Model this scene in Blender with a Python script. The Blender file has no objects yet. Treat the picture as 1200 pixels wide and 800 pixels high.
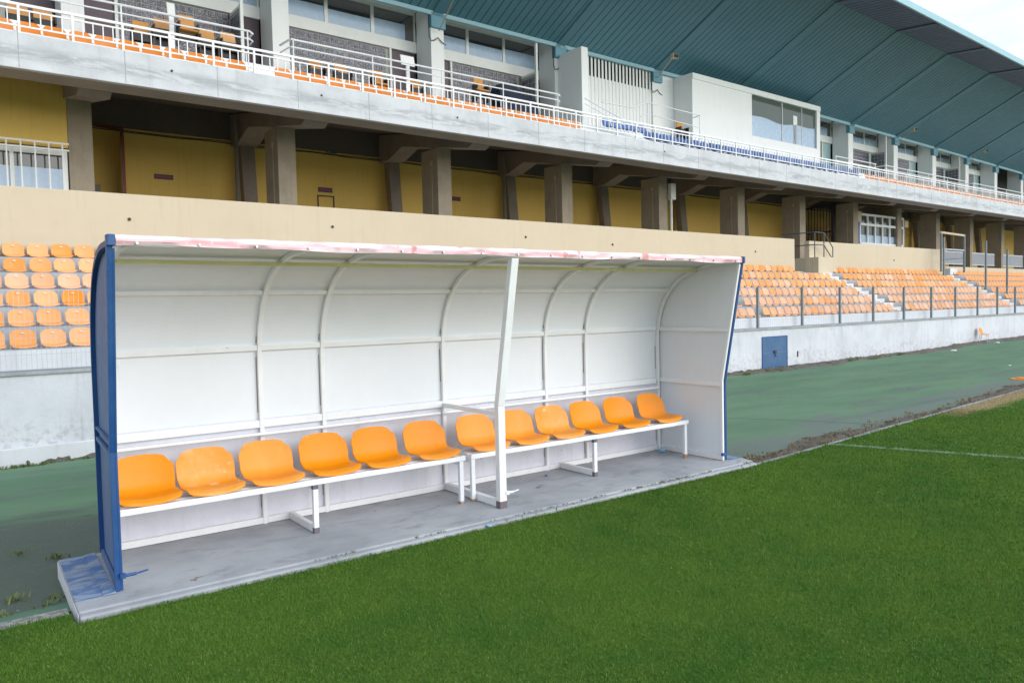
import bpy, math, random
import numpy as np
from mathutils import Vector, Matrix
random.seed(7); rng = np.random.default_rng(7)
scn = bpy.context.scene
COL = scn.collection
ANG = 0.024163
CA, SA = math.cos(ANG), math.sin(ANG)
CAM = Vector((-0.808, -5.296, 1.734)); FPX = 888.19
YAW, PITCH, ROLL = 0.6374, 0.0440, -0.0227

# ------------------------------------------------------------------ camera
fw = Vector((math.sin(YAW)*math.cos(PITCH), math.cos(YAW)*math.cos(PITCH), -math.sin(PITCH)))
r0 = Vector((math.cos(YAW), -math.sin(YAW), 0)); u0 = r0.cross(fw)
rt = r0*math.cos(ROLL) + u0*math.sin(ROLL); up = -r0*math.sin(ROLL) + u0*math.cos(ROLL)
cam = bpy.data.cameras.new('camera'); co = bpy.data.objects.new('camera', cam); COL.objects.link(co)
m = Matrix((rt, up, -fw)).transposed().to_4x4(); m.translation = CAM
co.matrix_world = m
cam.sensor_width = 36; cam.lens = FPX/1200*36; cam.clip_end = 3000; cam.clip_start = 0.05
scn.camera = co

def pix(w):
    d = Vector(w) - CAM
    z = d.dot(fw)
    if z < .05: return (-9999, -9999, z)
    return (600 + FPX*d.dot(rt)/z, 400 - FPX*d.dot(up)/z, z)
def toW(s, t, z): return (CA*s - SA*t, SA*s + CA*t, z)

# ------------------------------------------------------------------ materials
def nt(name):
    m = bpy.data.materials.new(name); m.use_nodes = True
    t = m.node_tree; b = t.nodes['Principled BSDF']
    return m, t, b
def N(t, typ, **kw):
    n = t.nodes.new(typ)
    for k, v in kw.items():
        if k.startswith('i_'):
            n.inputs[int(k[2:])].default_value = v
        else: setattr(n, k, v)
    return n
def noise(t, vec, scale, detail=4, rough=.55, dist=0.):
    n = N(t, 'ShaderNodeTexNoise'); n.inputs['Scale'].default_value = scale
    n.inputs['Detail'].default_value = detail; n.inputs['Roughness'].default_value = rough
    n.inputs['Distortion'].default_value = dist
    t.links.new(vec, n.inputs['Vector']); return n.outputs['Fac']
def ramp(t, fac, a, b):
    n = N(t, 'ShaderNodeMapRange'); n.interpolation_type = 'SMOOTHSTEP'
    n.inputs[1].default_value = a; n.inputs[2].default_value = b
    t.links.new(fac, n.inputs[0]); return n.outputs[0]
def mul(t, a, b, op='MULTIPLY'):
    n = N(t, 'ShaderNodeMath', operation=op)
    for i, x in enumerate((a, b)):
        if isinstance(x, (int, float)): n.inputs[i].default_value = x
        else: t.links.new(x, n.inputs[i])
    return n.outputs[0]
def mixc(t, fac, a, b):
    n = N(t, 'ShaderNodeMix', data_type='RGBA')
    for i, x in ((0, fac), (6, a), (7, b)):
        if isinstance(x, (int, float)): n.inputs[i].default_value = x
        elif isinstance(x, (tuple, list)): n.inputs[i].default_value = (*x[:3], 1)
        else: t.links.new(x, n.inputs[i])
    return n.outputs[2]
def coords(t, space='Object', scale=(1, 1, 1)):
    tc = N(t, 'ShaderNodeTexCoord')
    if space == 'World':
        g = N(t, 'ShaderNodeNewGeometry'); o = g.outputs['Position']
    else: o = tc.outputs[space]
    if scale != (1, 1, 1):
        mp = N(t, 'ShaderNodeMapping'); mp.inputs['Scale'].default_value = scale
        t.links.new(o, mp.inputs['Vector']); o = mp.outputs[0]
    return o
def bump(t, b, fac, strength=.3, dist=.01):
    n = N(t, 'ShaderNodeBump'); n.inputs['Strength'].default_value = strength
    n.inputs['Distance'].default_value = dist
    t.links.new(fac, n.inputs['Height']); t.links.new(n.outputs[0], b.inputs['Normal'])

def M(name, col, rough=.6, dark=None, var=.35, scale=2.5, streak=None, streak_amt=.3, spots=None, spot_lo=.62, spot_hi=.7, spot_scale=6,
      bmp=.15, bscale=40, metal=0., spec=.5, rnd=0.):
    """paint-like surface: base colour, cloudy wear towards `dark`, vertical run marks, chipped spots, fine bump"""
    mt, t, b = nt(name)
    c = coords(t, 'World')
    dark = dark or tuple(x*.72 for x in col)
    f = ramp(t, noise(t, c, scale, 6, .62), .38, .72)
    out = mixc(t, mul(t, f, var), col, dark)
    f2 = noise(t, c, scale*9, 3, .6)
    out = mixc(t, mul(t, ramp(t, f2, .45, .75), var*.45), out, dark)
    if streak:
        cs = coords(t, 'World', (7, 7, .35))
        s = ramp(t, noise(t, cs, 1.3, 5, .65), .5, .78)
        out = mixc(t, mul(t, s, streak_amt), out, streak)
    if spots:
        s = ramp(t, noise(t, c, spot_scale, 5, .68), spot_lo, spot_hi)
        out = mixc(t, mul(t, s, .85), out, spots)
    if rnd:
        oi = N(t, 'ShaderNodeObjectInfo')
        hs = N(t, 'ShaderNodeHueSaturation')
        mr = N(t, 'ShaderNodeMapRange'); mr.inputs[3].default_value = 1-rnd; mr.inputs[4].default_value = 1+rnd
        t.links.new(oi.outputs['Random'], mr.inputs[0]); t.links.new(mr.outputs[0], hs.inputs['Value'])
        mr2 = N(t, 'ShaderNodeMapRange'); mr2.inputs[3].default_value = 1+rnd*.7; mr2.inputs[4].default_value = 1-rnd*.9
        t.links.new(oi.outputs['Random'], mr2.inputs[0]); t.links.new(mr2.outputs[0], hs.inputs['Saturation'])
        t.links.new(out, hs.inputs['Color']); out = hs.outputs[0]
    t.links.new(out, b.inputs['Base Color'])
    rr = N(t, 'ShaderNodeMapRange'); rr.inputs[3].default_value = max(.05, rough-.12); rr.inputs[4].default_value = min(1, rough+.15)
    t.links.new(f2, rr.inputs[0]); t.links.new(rr.outputs[0], b.inputs['Roughness'])
    b.inputs['Metallic'].default_value = metal
    b.inputs['Specular IOR Level'].default_value = spec
    if bmp: bump(t, b, noise(t, c, bscale, 5, .6), bmp, .006)
    return mt

MT = {}
MT['white_panel'] = M('white_panel', (.765, .795, .84), .42, (.68, .71, .74), .3, 1.3, (.62, .64, .64), .16, (.36, .33, .30), .72, .76, 8, bmp=.45, bscale=2.6)
MT['white_steel'] = M('white_steel', (.83, .845, .86), .38, (.66, .67, .68), .35, 3, (.5, .45, .4), .15, (.30, .15, .07), .70, .74, 7, bmp=.08)
MT['kick_panel'] = M('kick_panel', (.70, .715, .79), .5, (.56, .575, .63), .55, 2.2, (.40, .40, .42), .35, (.25, .2, .17), .70, .75, 8, bmp=.1)
MT['yellow_steel'] = M('yellow_steel', (.72, .68, .30), .45, (.55, .52, .25), .5, 4, bmp=.05)
MT['pink_trim'] = M('pink_trim', (.86, .74, .76), .5, (.80, .26, .28), 1.15, 2.3, None, 0, (.55, .16, .13), .62, .66, 5.5, bmp=.2, bscale=18)
def trim_mat():
    mt, t, b = nt('faded_red_trim')
    c = coords(t, 'World'); sp = N(t, 'ShaderNodeSeparateXYZ'); t.links.new(c, sp.inputs[0])
    band = mul(t, ramp(t, sp.outputs[2], 2.158, 2.172), ramp(t, sp.outputs[2], 2.208, 2.196))
    st = ramp(t, noise(t, coords(t, 'World', (.9, 1, 9)), 2.4, 7, .7, .3), .36, .60)
    col = mixc(t, mul(t, mul(t, band, st), .75), (.86, .72, .77), (.80, .33, .36))
    col = mixc(t, mul(t, ramp(t, noise(t, coords(t, 'World', (1, 1, .15)), 5.5, 2, .5), .63, .65), .75), col, (.62, .22, .20))
    col = mixc(t, mul(t, ramp(t, noise(t, c, 26, 5, .75), .60, .64), .6), col, (.86, .80, .82))
    t.links.new(col, b.inputs['Base Color']); b.inputs['Roughness'].default_value = .5
    bump(t, b, noise(t, c, 30, 5, .65), .25, .008); return mt
MT['pink_trim'] = trim_mat()
MT['blue_paint'] = M('blue_paint', (.006, .062, .215), .45, (.03, .105, .27), .5, 3, (.11, .17, .33), .25, (.10, .2, .38), .70, .76, 10, bmp=.15)
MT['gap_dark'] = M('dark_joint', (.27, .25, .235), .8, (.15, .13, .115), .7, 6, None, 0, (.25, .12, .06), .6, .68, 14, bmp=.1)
MT['blue_sheet'] = M('blue_sheet', (.075, .155, .32), .55, (.17, .19, .31), .6, 1.3, (.17, .24, .38), .5, (.16, .10, .16), .68, .78, 3, bmp=.12)
MT['rusty_end'] = M('rusty_end', (.10, .13, .18), .6, (.22, .09, .04), .8, 18, bmp=.3)
MT['rust_foot'] = M('rust_foot', (.33, .16, .07), .75, (.60, .50, .42), .8, 25, bmp=.3)
MT['orange'] = M('orange_plastic', (.82, .262, .0), .40, (.80, .29, .01), .35, 3.5, (.78, .36, .08), .3, (.80, .44, .2), .68, .74, 9, bmp=.05, rnd=.05, spec=.3)
MT['orange_scuff'] = M('orange_scuffed', (.82, .270, .002), .42, (.80, .36, .08), .85, 5, (.82, .45, .2), .6, (.85, .62, .42), .60, .72, 9, bmp=.06)
MT['orange_bright'] = M('orange_bright', (.82, .245, .002), .45, (.76, .23, .01), .3, 3, bmp=.03, rnd=.08)
MT['orange_faded'] = M('orange_faded', (.76, .315, .085), .6, (.74, .38, .16), .5, 1.2, (.76, .5, .34), .35, bmp=.05, rnd=.10)
MT['peach_faded'] = M('peach_faded', (.73, .37, .19), .65, (.70, .43, .28), .5, 1.2, (.72, .52, .4), .35, bmp=.05, rnd=.10)
MT['chair_orange'] = M('chair_orange', (.62, .27, .04), .5, (.45, .2, .05), .5, 4, bmp=.05, rnd=.15)
MT['seat_blue'] = M('seat_blue', (.015, .10, .36), .45, (.02, .07, .24), .4, 3, bmp=.04, rnd=.2)
MT['black'] = M('black_plastic', (.018, .018, .022), .5, bmp=.05)
MT['navy'] = M('navy_cloth', (.012, .02, .045), .8, bmp=.3, bscale=12)
MT['seat_tag'] = M('seat_tag', (.7, .7, .7), .4, bmp=0)
MT['beige'] = M('beige_wall', (.585, .50, .365), .75, (.53, .445, .315), .45, .45, (.42, .34, .225), .28, (.38, .28, .2), .77, .80, 3, bmp=.12)
MT['beige_shadow'] = MT['beige']
MT['ochre'] = M('ochre_wall', (.74, .50, .125), .8, (.66, .43, .10), .4, .6, (.36, .25, .07), .2, bmp=.12)
MT['col_concrete'] = M('column_concrete', (.33, .275, .205), .85, (.23, .19, .14), .6, 1.5, (.15, .135, .115), .45, bmp=.35, bscale=25)
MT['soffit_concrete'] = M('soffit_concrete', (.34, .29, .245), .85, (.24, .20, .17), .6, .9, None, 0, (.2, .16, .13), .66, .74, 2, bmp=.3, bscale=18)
MT['ceiling'] = M('sooty_ceiling', (.115, .095, .08), .9, (.08, .065, .055), .6, .8, bmp=.3, bscale=18)  # even dark brown, deeper than the soffit band and beams
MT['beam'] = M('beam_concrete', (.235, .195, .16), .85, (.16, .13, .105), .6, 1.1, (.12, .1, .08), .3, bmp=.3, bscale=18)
MT['terrace'] = M('terrace_concrete', (.40, .41, .43), .85, (.27, .28, .30), .7, 1.2, (.22, .22, .23), .4, (.18, .18, .18), .66, .74, 5, bmp=.35, bscale=25)
MT['step_white'] = M('step_white', (.72, .73, .73), .75, (.45, .45, .45), .6, 2.5, bmp=.25)
MT['riser_white'] = M('riser_white', (.66, .68, .71), .7, (.5, .51, .53), .4, 1.0, (.4, .4, .41), .3, bmp=.2)
MT['coping'] = M('coping', (.36, .37, .38), .85, (.22, .22, .22), .7, 3, bmp=.4, bscale=20)
MT['kerb_concrete'] = M('kerb_concrete', (.29, .305, .33), .85, (.17, .175, .18), .7, 3, bmp=.4, bscale=20)
MT['roof_soffit'] = M('roof_soffit', (.078, .205, .265), .45, (.066, .176, .23), .45, .35, None, 0, bmp=.03, metal=.0)
MT['roof_edge'] = M('roof_edge', (.30, .50, .58), .5, (.25, .43, .5), .4, .8, bmp=.03)
MT['roof_navy'] = M('roof_navy', (.048, .085, .135), .5, (.04, .068, .11), .4, .5, bmp=.03)
MT['bracket_blue'] = M('bracket_blue', (.12, .30, .38), .5, (.09, .24, .31), .4, 2, bmp=.03)
MT['white_wall'] = M('white_render', (.82, .83, .825), .7, (.74, .75, .745), .4, .7, (.5, .51, .5), .2, bmp=.1)
MT['white_frame'] = M('white_frame', (.78, .79, .78), .45, (.66, .66, .62), .4, 2, bmp=.03)
MT['white_rail'] = M('white_rail', (.80, .82, .84), .4, (.62, .63, .64), .35, 4, None, 0, (.36, .25, .17), .72, .76, 9, bmp=.05)
MT['dark_rail'] = M('dark_rail', (.045, .07, .09), .5, (.10, .12, .13), .5, 5, bmp=.05)
MT['grey_post'] = M('grey_post', (.17, .22, .25), .5, (.27, .29, .3), .5, 2, bmp=.05)
MT['wire'] = M('wire', (.42, .46, .50), .45, metal=.3, bmp=0)
MT['purple_door'] = M('purple_door', (.10, .068, .09), .5, (.075, .05, .066), .4, 1.5, bmp=.05)
MT['cyan_door'] = M('cyan_door', (.42, .58, .60), .5, bmp=.05)
MT['red_frame'] = M('red_frame', (.36, .03, .025), .5, bmp=.05)
MT['brown_door'] = M('brown_door', (.10, .05, .035), .5, bmp=.05)
MT['blue_door'] = M('blue_door', (.03, .10, .22), .5, (.07, .14, .26), .5, 3, (.12, .22, .36), .3, bmp=.1)
MT['navy_gate'] = M('navy_gate', (.012, .018, .05), .5, bmp=.05)
MT['sign_navy'] = M('sign_navy', (.03, .03, .085), .5, bmp=0)
MT['sign_red'] = M('sign_red', (.35, .04, .05), .5, bmp=0)
MT['sign_green'] = M('sign_green', (.01, .15, .09), .4, bmp=0)
MT['sign_white'] = M('sign_white', (.7, .75, .7), .5, bmp=0)
MT['louvre_dark'] = M('louvre_dark', (.02, .028, .024), .9, bmp=.05)
MT['lamp_beige'] = M('lamp_beige', (.50, .40, .27), .5, bmp=.05)
MT['cable'] = M('cable', (.03, .03, .03), .6, bmp=0)
MT['pipe_white'] = M('pipe_white', (.74, .73, .68), .4, bmp=.03)
MT['pipe_grey'] = M('pipe_grey', (.16, .145, .125), .6, bmp=.05)
MT['chrome'] = M('steel_tube', (.35, .38, .40), .3, metal=.9, bmp=0)
MT['mesh_grey'] = M('mesh_grey', (.42, .44, .47), .5, bmp=.05)
MT['paper_blue'] = M('paper_blue', (.25, .55, .75), .7, bmp=.3)
MT['paper_white'] = M('paper_white', (.8, .82, .86), .7, bmp=.3)
MT['cap_blue'] = M('cap_blue', (.01, .08, .5), .35, bmp=0)
MT['pale_film'] = M('pale_film', (.36, .48, .63), .25, (.33, .45, .60), .3, .4, bmp=.0, spec=.6)  # pale blue sheets added to imitate the lighter lower part of the panes
MT['mortar'] = M('block_mortar', (.40, .405, .36), .8, (.33, .33, .30), .4, 2, bmp=.1)
MT['interior_dark'] = M('interior_dark', (.05, .05, .045), .9, bmp=.05)

def glass(name, col=(.035, .04, .045), ior=2.3, rough=.02):
    mt, t, b = nt(name); b.inputs['Base Color'].default_value = (*col, 1)
    b.inputs['Roughness'].default_value = rough; b.inputs['IOR'].default_value = ior
    c = coords(t, 'World'); bump(t, b, noise(t, c, .8, 2, .5), .05, .02)
    return mt
MT['glass'] = glass('window_glass', (.05, .052, .055), 2.6)
MT['glass_box'] = glass('tinted_glass', (.09, .115, .10), 1.5)
MT['glass_low'] = glass('pane_glass', (.06, .065, .055), 1.55)

def wall_mat():
    mt, t, b = nt('limewashed_wall')
    c = coords(t, 'World'); cs = coords(t, 'World', (4, 4, .3))
    base = mixc(t, ramp(t, noise(t, c, .7, 6, .65), .35, .75), (.62, .64, .675), (.50, .52, .55))
    s = ramp(t, noise(t, cs, 1.1, 6, .7), .52, .80)
    base = mixc(t, mul(t, s, .60), base, (.32, .335, .35))
    sp = N(t, 'ShaderNodeSeparateXYZ'); t.links.new(c, sp.inputs[0])
    # rough worn band near the foot
    foot = ramp(t, sp.outputs[2], .42, -.05)
    dn = ramp(t, noise(t, c, 7, 8, .75), .47, .62)
    base = mixc(t, mul(t, mul(t, dn, foot), .60), base, (.36, .36, .36))
    topd = ramp(t, sp.outputs[2], .70, .92)
    tn = ramp(t, noise(t, coords(t, 'World', (3, 3, .8)), 2.2, 6, .7), .5, .7)
    base = mixc(t, mul(t, mul(t, topd, tn), .45), base, (.33, .33, .33))
    w = N(t, 'ShaderNodeTexVoronoi'); w.feature = 'DISTANCE_TO_EDGE'; w.inputs['Scale'].default_value = .55
    cd = N(t, 'ShaderNodeVectorMath', operation='ADD'); nz = N(t, 'ShaderNodeTexNoise'); nz.inputs['Scale'].default_value = 3
    t.links.new(c, nz.inputs['Vector']); t.links.new(c, cd.inputs[0]); t.links.new(nz.outputs['Color'], cd.inputs[1]); t.links.new(cd.outputs[0], w.inputs['Vector'])
    cr = ramp(t, w.outputs['Distance'], .008, .002)
    base = mixc(t, mul(t, mul(t, cr, ramp(t, noise(t, c, .9, 2), .5, .62)), .6), base, (.25, .25, .26))
    t.links.new(base, b.inputs['Base Color']); b.inputs['Roughness'].default_value = .85
    bump(t, b, noise(t, c, 14, 8, .7), .45, .02)
    return mt
MT['pitch_wall'] = wall_mat()

def fascia_mat():
    mt, t, b = nt('weathered_fascia_concrete')
    c = coords(t, 'World'); ch = coords(t, 'World', (.35, .35, 2.2)); cv = coords(t, 'World', (5, 5, .35))
    base = mixc(t, ramp(t, noise(t, c, 1.3, 7, .65), .35, .7), (.60, .625, .655), (.50, .52, .55))
    sp = N(t, 'ShaderNodeSeparateXYZ'); t.links.new(c, sp.inputs[0])
    a1 = ramp(t, sp.outputs[2], 7.12, 7.34); a2 = ramp(t, sp.outputs[2], 7.60, 7.40)
    band = mul(t, mul(t, a1, a2), ramp(t, noise(t, ch, 2.6, 10, .76, .5), .43, .56))
    base = mixc(t, mul(t, band, .5), base, (.21, .235, .255))
    base = mixc(t, mul(t, ramp(t, noise(t, cv, .9, 6, .7), .55, .75), .35), base, (.30, .315, .325))
    lo = mul(t, ramp(t, sp.outputs[2], 7.28, 7.08), ramp(t, noise(t, coords(t, 'World', (1, 1, 2)), 2.2, 6, .7), .42, .58))
    base = mixc(t, mul(t, lo, .25), base, (.70, .72, .74))
    base = mixc(t, mul(t, ramp(t, noise(t, c, 22, 5, .7), .6, .75), .35), base, (.25, .26, .27))
    t.links.new(base, b.inputs['Base Color']); b.inputs['Roughness'].default_value = .85
    bump(t, b, noise(t, c, 18, 7, .7), .4, .015)
    return mt
MT['fascia'] = fascia_mat()

def block_mat():
    """glass blocks: tiles of wavy dark glass in pale mortar (tile geometry is a grid of real blocks; this is the glass)"""
    mt, t, b = nt('glass_block')
    c = coords(t, 'World')
    f = ramp(t, noise(t, c, 9, 4, .7, 2.0), .38, .66)
    out = mixc(t, f, (.06, .05, .08), (.26, .26, .34))
    t.links.new(out, b.inputs['Base Color']); b.inputs['Roughness'].default_value = .12; b.inputs['IOR'].default_value = 1.7
    bump(t, b, noise(t, c, 14, 3, .6, 2), .7, .03)
    return mt
MT['glass_block'] = block_mat()

def slab_mat():
    mt, t, b = nt('stained_slab_concrete')
    c = coords(t, 'World')
    base = mixc(t, ramp(t, noise(t, c, 1.1, 7, .62), .35, .7), (.41, .43, .46), (.28, .30, .33))
    base = mixc(t, mul(t, ramp(t, noise(t, coords(t, 'World', (1, 2.2, 1)), 2.6, 6, .7, .5), .50, .70), .55), base, (.20, .208, .225))
    base = mixc(t, mul(t, ramp(t, noise(t, c, 3.4, 5, .6), .66, .71), .75), base, (.14, .085, .06))
    base = mixc(t, mul(t, ramp(t, noise(t, coords(t, 'World', (1, 1, 1)), 5.2, 6, .7), .62, .72), .45), base, (.50, .515, .54))
    base = mixc(t, mul(t, ramp(t, noise(t, c, 45, 4, .7), .6, .72), .35), base, (.22, .22, .22))
    t.links.new(base, b.inputs['Base Color']); b.inputs['Roughness'].default_value = .7
    bump(t, b, noise(t, c, 30, 7, .7), .35, .012)
    return mt
MT['slab'] = slab_mat()

def worn_blue():
    mt, t, b = nt('worn_blue_paint')
    c = coords(t, 'World')
    f = ramp(t, noise(t, coords(t, 'World', (1, 2.5, 1)), 4, 8, .7, .4), .43, .58)
    out = mixc(t, f, (.055, .145, .33), (.24, .30, .39))
    out = mixc(t, mul(t, ramp(t, noise(t, c, 30, 4, .7), .62, .7), .6), out, (.32, .34, .37))
    t.links.new(out, b.inputs['Base Color']); b.inputs['Roughness'].default_value = .6
    bump(t, b, noise(t, c, 40, 6, .7), .3, .01)
    return mt
MT['worn_blue'] = worn_blue()

KX0, KY0, KX1, KY1 = 6.2, -0.275, 16.0, 0.50          # kerb line at the edge of the pitch
KSL = (KY1-KY0)/(KX1-KX0)
def edge_y(x):                                       # pitch edge (world y) at world x
    if x < KX0: return -0.30 - 0.0*(x) if x > -.3 else -0.02 + (x+.3)*-.02
    return KY0 + KSL*(x-KX0)

def line_dist(t, c, p0, d):
    """distance from a straight painted line, in metres, in the ground plane"""
    sp = N(t, 'ShaderNodeSeparateXYZ'); t.links.new(c, sp.inputs[0])
    nx, ny = -d[1], d[0]
    a = mul(t, mul(t, sp.outputs[0], nx), mul(t, sp.outputs[1], ny), 'ADD')
    a = mul(t, a, -(nx*p0[0]+ny*p0[1]), 'ADD')
    return mul(t, a, 0, 'ABSOLUTE') if False else N_abs(t, a), sp
def N_abs(t, a):
    n = N(t, 'ShaderNodeMath', operation='ABSOLUTE'); t.links.new(a, n.inputs[0]); return n.outputs[0]

def grass_mat(name, blades):
    mt, t, b = nt(name)
    c = coords(t, 'World')
    big = ramp(t, noise(t, c, .55, 4, .6), .35, .68)
    mid = ramp(t, noise(t, c, 3.2, 5, .65), .35, .7)
    col = mixc(t, big, (.056, .152, .018), (.100, .202, .022))
    col = mixc(t, mul(t, mid, .45), col, (.138, .216, .030))
    if blades:
        at = N(t, 'ShaderNodeAttribute'); at.attribute_name = 'rnd'
        v = at.outputs['Fac']
        col = mixc(t, mul(t, ramp(t, v, .55, 1.), .42), col, (.165, .28, .075))
        col = mixc(t, mul(t, ramp(t, v, .35, 0.), .5), col, (.036, .098, .022))
        col = mixc(t, ramp(t, v, .975, .99), col, (.25, .25, .11))
    else:
        fine = noise(t, c, 60, 4, .7)
        col = mixc(t, mul(t, ramp(t, fine, .35, .7), .6), col, (.034, .085, .018))
    # bare, dry turf beside the kerb at the far end
    sp = N(t, 'ShaderNodeSeparateXYZ'); t.links.new(c, sp.inputs[0])
    e = mul(t, mul(t, mul(t, sp.outputs[0], -KSL), sp.outputs[1], 'ADD'), -(KY0-KSL*KX0), 'ADD')     # y - edge(x)
    dn = mul(t, noise(t, c, 1.6, 5, .65), .55, 'MULTIPLY')
    e2 = mul(t, e, dn, 'ADD')
    near = ramp(t, e2, -.18, .02); far = ramp(t, sp.outputs[0], 10.8, 12.2)
    col = mixc(t, mul(t, mul(t, near, far), .9), col, (.36, .27, .15))
    # painted line across the turf
    L0, L1 = (7.862, -.055), (8.586, -1.99)
    d = Vector((L1[0]-L0[0], L1[1]-L0[1])).normalized()
    dist, _ = line_dist(t, c, L0, d)
    fade = ramp(t, noise(t, c, 6, 4, .7), .33, .52)
    ln = mul(t, mul(t, ramp(t, dist, .062, .03), fade), ramp(t, mul(t, sp.outputs[1], 0, 'ADD'), -.02, -.10))
    col = mixc(t, mul(t, ln, .42 if blades else .35), col, (.55, .66, .62))
    t.links.new(col, b.inputs['Base Color']); b.inputs['Roughness'].default_value = .65 if blades else .95
    b.inputs['Specular IOR Level'].default_value = .12
    if not blades: bump(t, b, noise(t, c, 45, 6, .75), .9, .03)
    return mt
MT['turf'] = grass_mat('turf_ground', False); MT['blade'] = grass_mat('grass_blades', True)

def track_mat():
    mt, t, b = nt('worn_green_track')
    c = coords(t, 'World')
    sp = N(t, 'ShaderNodeSeparateXYZ'); t.links.new(c, sp.inputs[0])
    g = mixc(t, ramp(t, noise(t, coords(t, 'World', (.35, 1, 1)), .9, 6, .65), .35, .7), (.088, .192, .105), (.122, .235, .132))
    g = mixc(t, mul(t, ramp(t, noise(t, coords(t, 'World', (.25, 2.2, 1)), 1.2, 5, .6), .5, .75), .5), g, (.15, .26, .20))
    # bare, dirty asphalt showing: near the slab on the near end, and along the kerb
    bx = ramp(t, sp.outputs[0], 5.5, -1.5)
    by = ramp(t, sp.outputs[1], 5.4, .6)
    n1 = noise(t, coords(t, 'World', (.5, 1.2, 1)), 1.1, 7, .7, .3)
    worn = ramp(t, mul(t, mul(t, mul(t, bx, by), .50), n1, 'ADD'), .50, .76)
    e = mul(t, mul(t, mul(t, sp.outputs[0], -KSL), sp.outputs[1], 'ADD'), -(KY0-KSL*KX0), 'ADD')
    ek = mul(t, ramp(t, e, 1.9, .3), ramp(t, sp.outputs[0], 5.8, 6.6))
    worn2 = ramp(t, mul(t, mul(t, ek, .40), n1, 'ADD'), .56, .74)
    col = mixc(t, mul(t, worn, .88), g, (.068, .088, .076))
    col = mixc(t, mul(t, worn2, .75), col, (.14, .17, .155))
    col = mixc(t, mul(t, ramp(t, noise(t, coords(t, 'World', (.12, .9, 1)), 1.4, 6, .7), .52, .70), .55), col, (.075, .13, .10))
    # green lip at the very edge next to the pitch on the near end
    lip = mul(t, ramp(t, sp.outputs[1], .36, .30), ramp(t, sp.outputs[0], -.2, -.24))
    col = mixc(t, mul(t, lip, .9), col, (.085, .19, .12))
    # grit and small pale stones, dark scraps
    v = N(t, 'ShaderNodeTexVoronoi'); v.inputs['Scale'].default_value = 13; t.links.new(c, v.inputs['Vector'])
    st = mul(t, ramp(t, v.outputs['Distance'], .16, .10), ramp(t, noise(t, c, 1.3, 4, .7), .50, .62))
    col = mixc(t, mul(t, mul(t, st, ramp(t, mul(t, worn, worn2, 'MAXIMUM'), .1, .6)), .55), col, (.42, .42, .40))
    v3 = N(t, 'ShaderNodeTexVoronoi'); v3.inputs['Scale'].default_value = 55; t.links.new(c, v3.inputs['Vector'])
    col = mixc(t, mul(t, mul(t, ramp(t, v3.outputs['Distance'], .26, .12), ramp(t, noise(t, c, 9, 3, .7), .45, .6)), mul(t, worn, .8)), col, (.27, .29, .27))
    v2 = N(t, 'ShaderNodeTexVoronoi'); v2.inputs['Scale'].default_value = 2.6; t.links.new(coords(t, 'World', (1, 1.6, 1)), v2.inputs['Vector'])
    bl = mul(t, ramp(t, v2.outputs['Distance'], .13, .08), ramp(t, noise(t, c, .55, 3, .6), .52, .60))
    col = mixc(t, mul(t, bl, .75), col, (.03, .045, .032))
    col = mixc(t, mul(t, ramp(t, noise(t, c, 70, 4, .75), .5, .75), .4), col, (.04, .07, .06))
    # seam between two lengths of track surface
    L0, L1 = (9.48, 2.65), (10.06, .745); d = Vector((L1[0]-L0[0], L1[1]-L0[1])).normalized()
    dist, _ = line_dist(t, c, L0, d)
    col = mixc(t, mul(t, ramp(t, dist, .035, .012), .75), col, (.03, .055, .04))
    t.links.new(col, b.inputs['Base Color']); b.inputs['Roughness'].default_value = .8
    bump(t, b, noise(t, c, 55, 6, .75), .5, .015)
    return mt
MT['track'] = track_mat()
def dirt_mat():
    mt, t, b = nt('dry_dirt')
    c = coords(t, 'World')
    col = mixc(t, ramp(t, noise(t, c, 4, 7, .7), .35, .68), (.165, .145, .12), (.08, .073, .06))
    col = mixc(t, mul(t, ramp(t, noise(t, c, 2.3, 5, .7), .55, .66), .8), col, (.085, .105, .04))
    col = mixc(t, mul(t, ramp(t, noise(t, c, 38, 4, .75), .58, .68), .7), col, (.34, .31, .27))
    t.links.new(col, b.inputs['Base Color']); b.inputs['Roughness'].default_value = .95
    bump(t, b, noise(t, c, 35, 8, .75), 1., .03)
    return mt
MT['dirt'] = dirt_mat()
MT['gravel'] = M('gravel', (.30, .30, .29), .9, (.12, .12, .115), 1.2, 22, None, 0, (.45, .44, .42), .58, .64, 40, bmp=.8, bscale=60)
MT['weed'] = M('weed', (.10, .15, .035), .7, (.20, .19, .07), .7, 9, bmp=0)
MT['dry_weed'] = M('dry_weed', (.27, .21, .11), .8, (.16, .13, .07), .7, 9, bmp=0)

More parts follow.
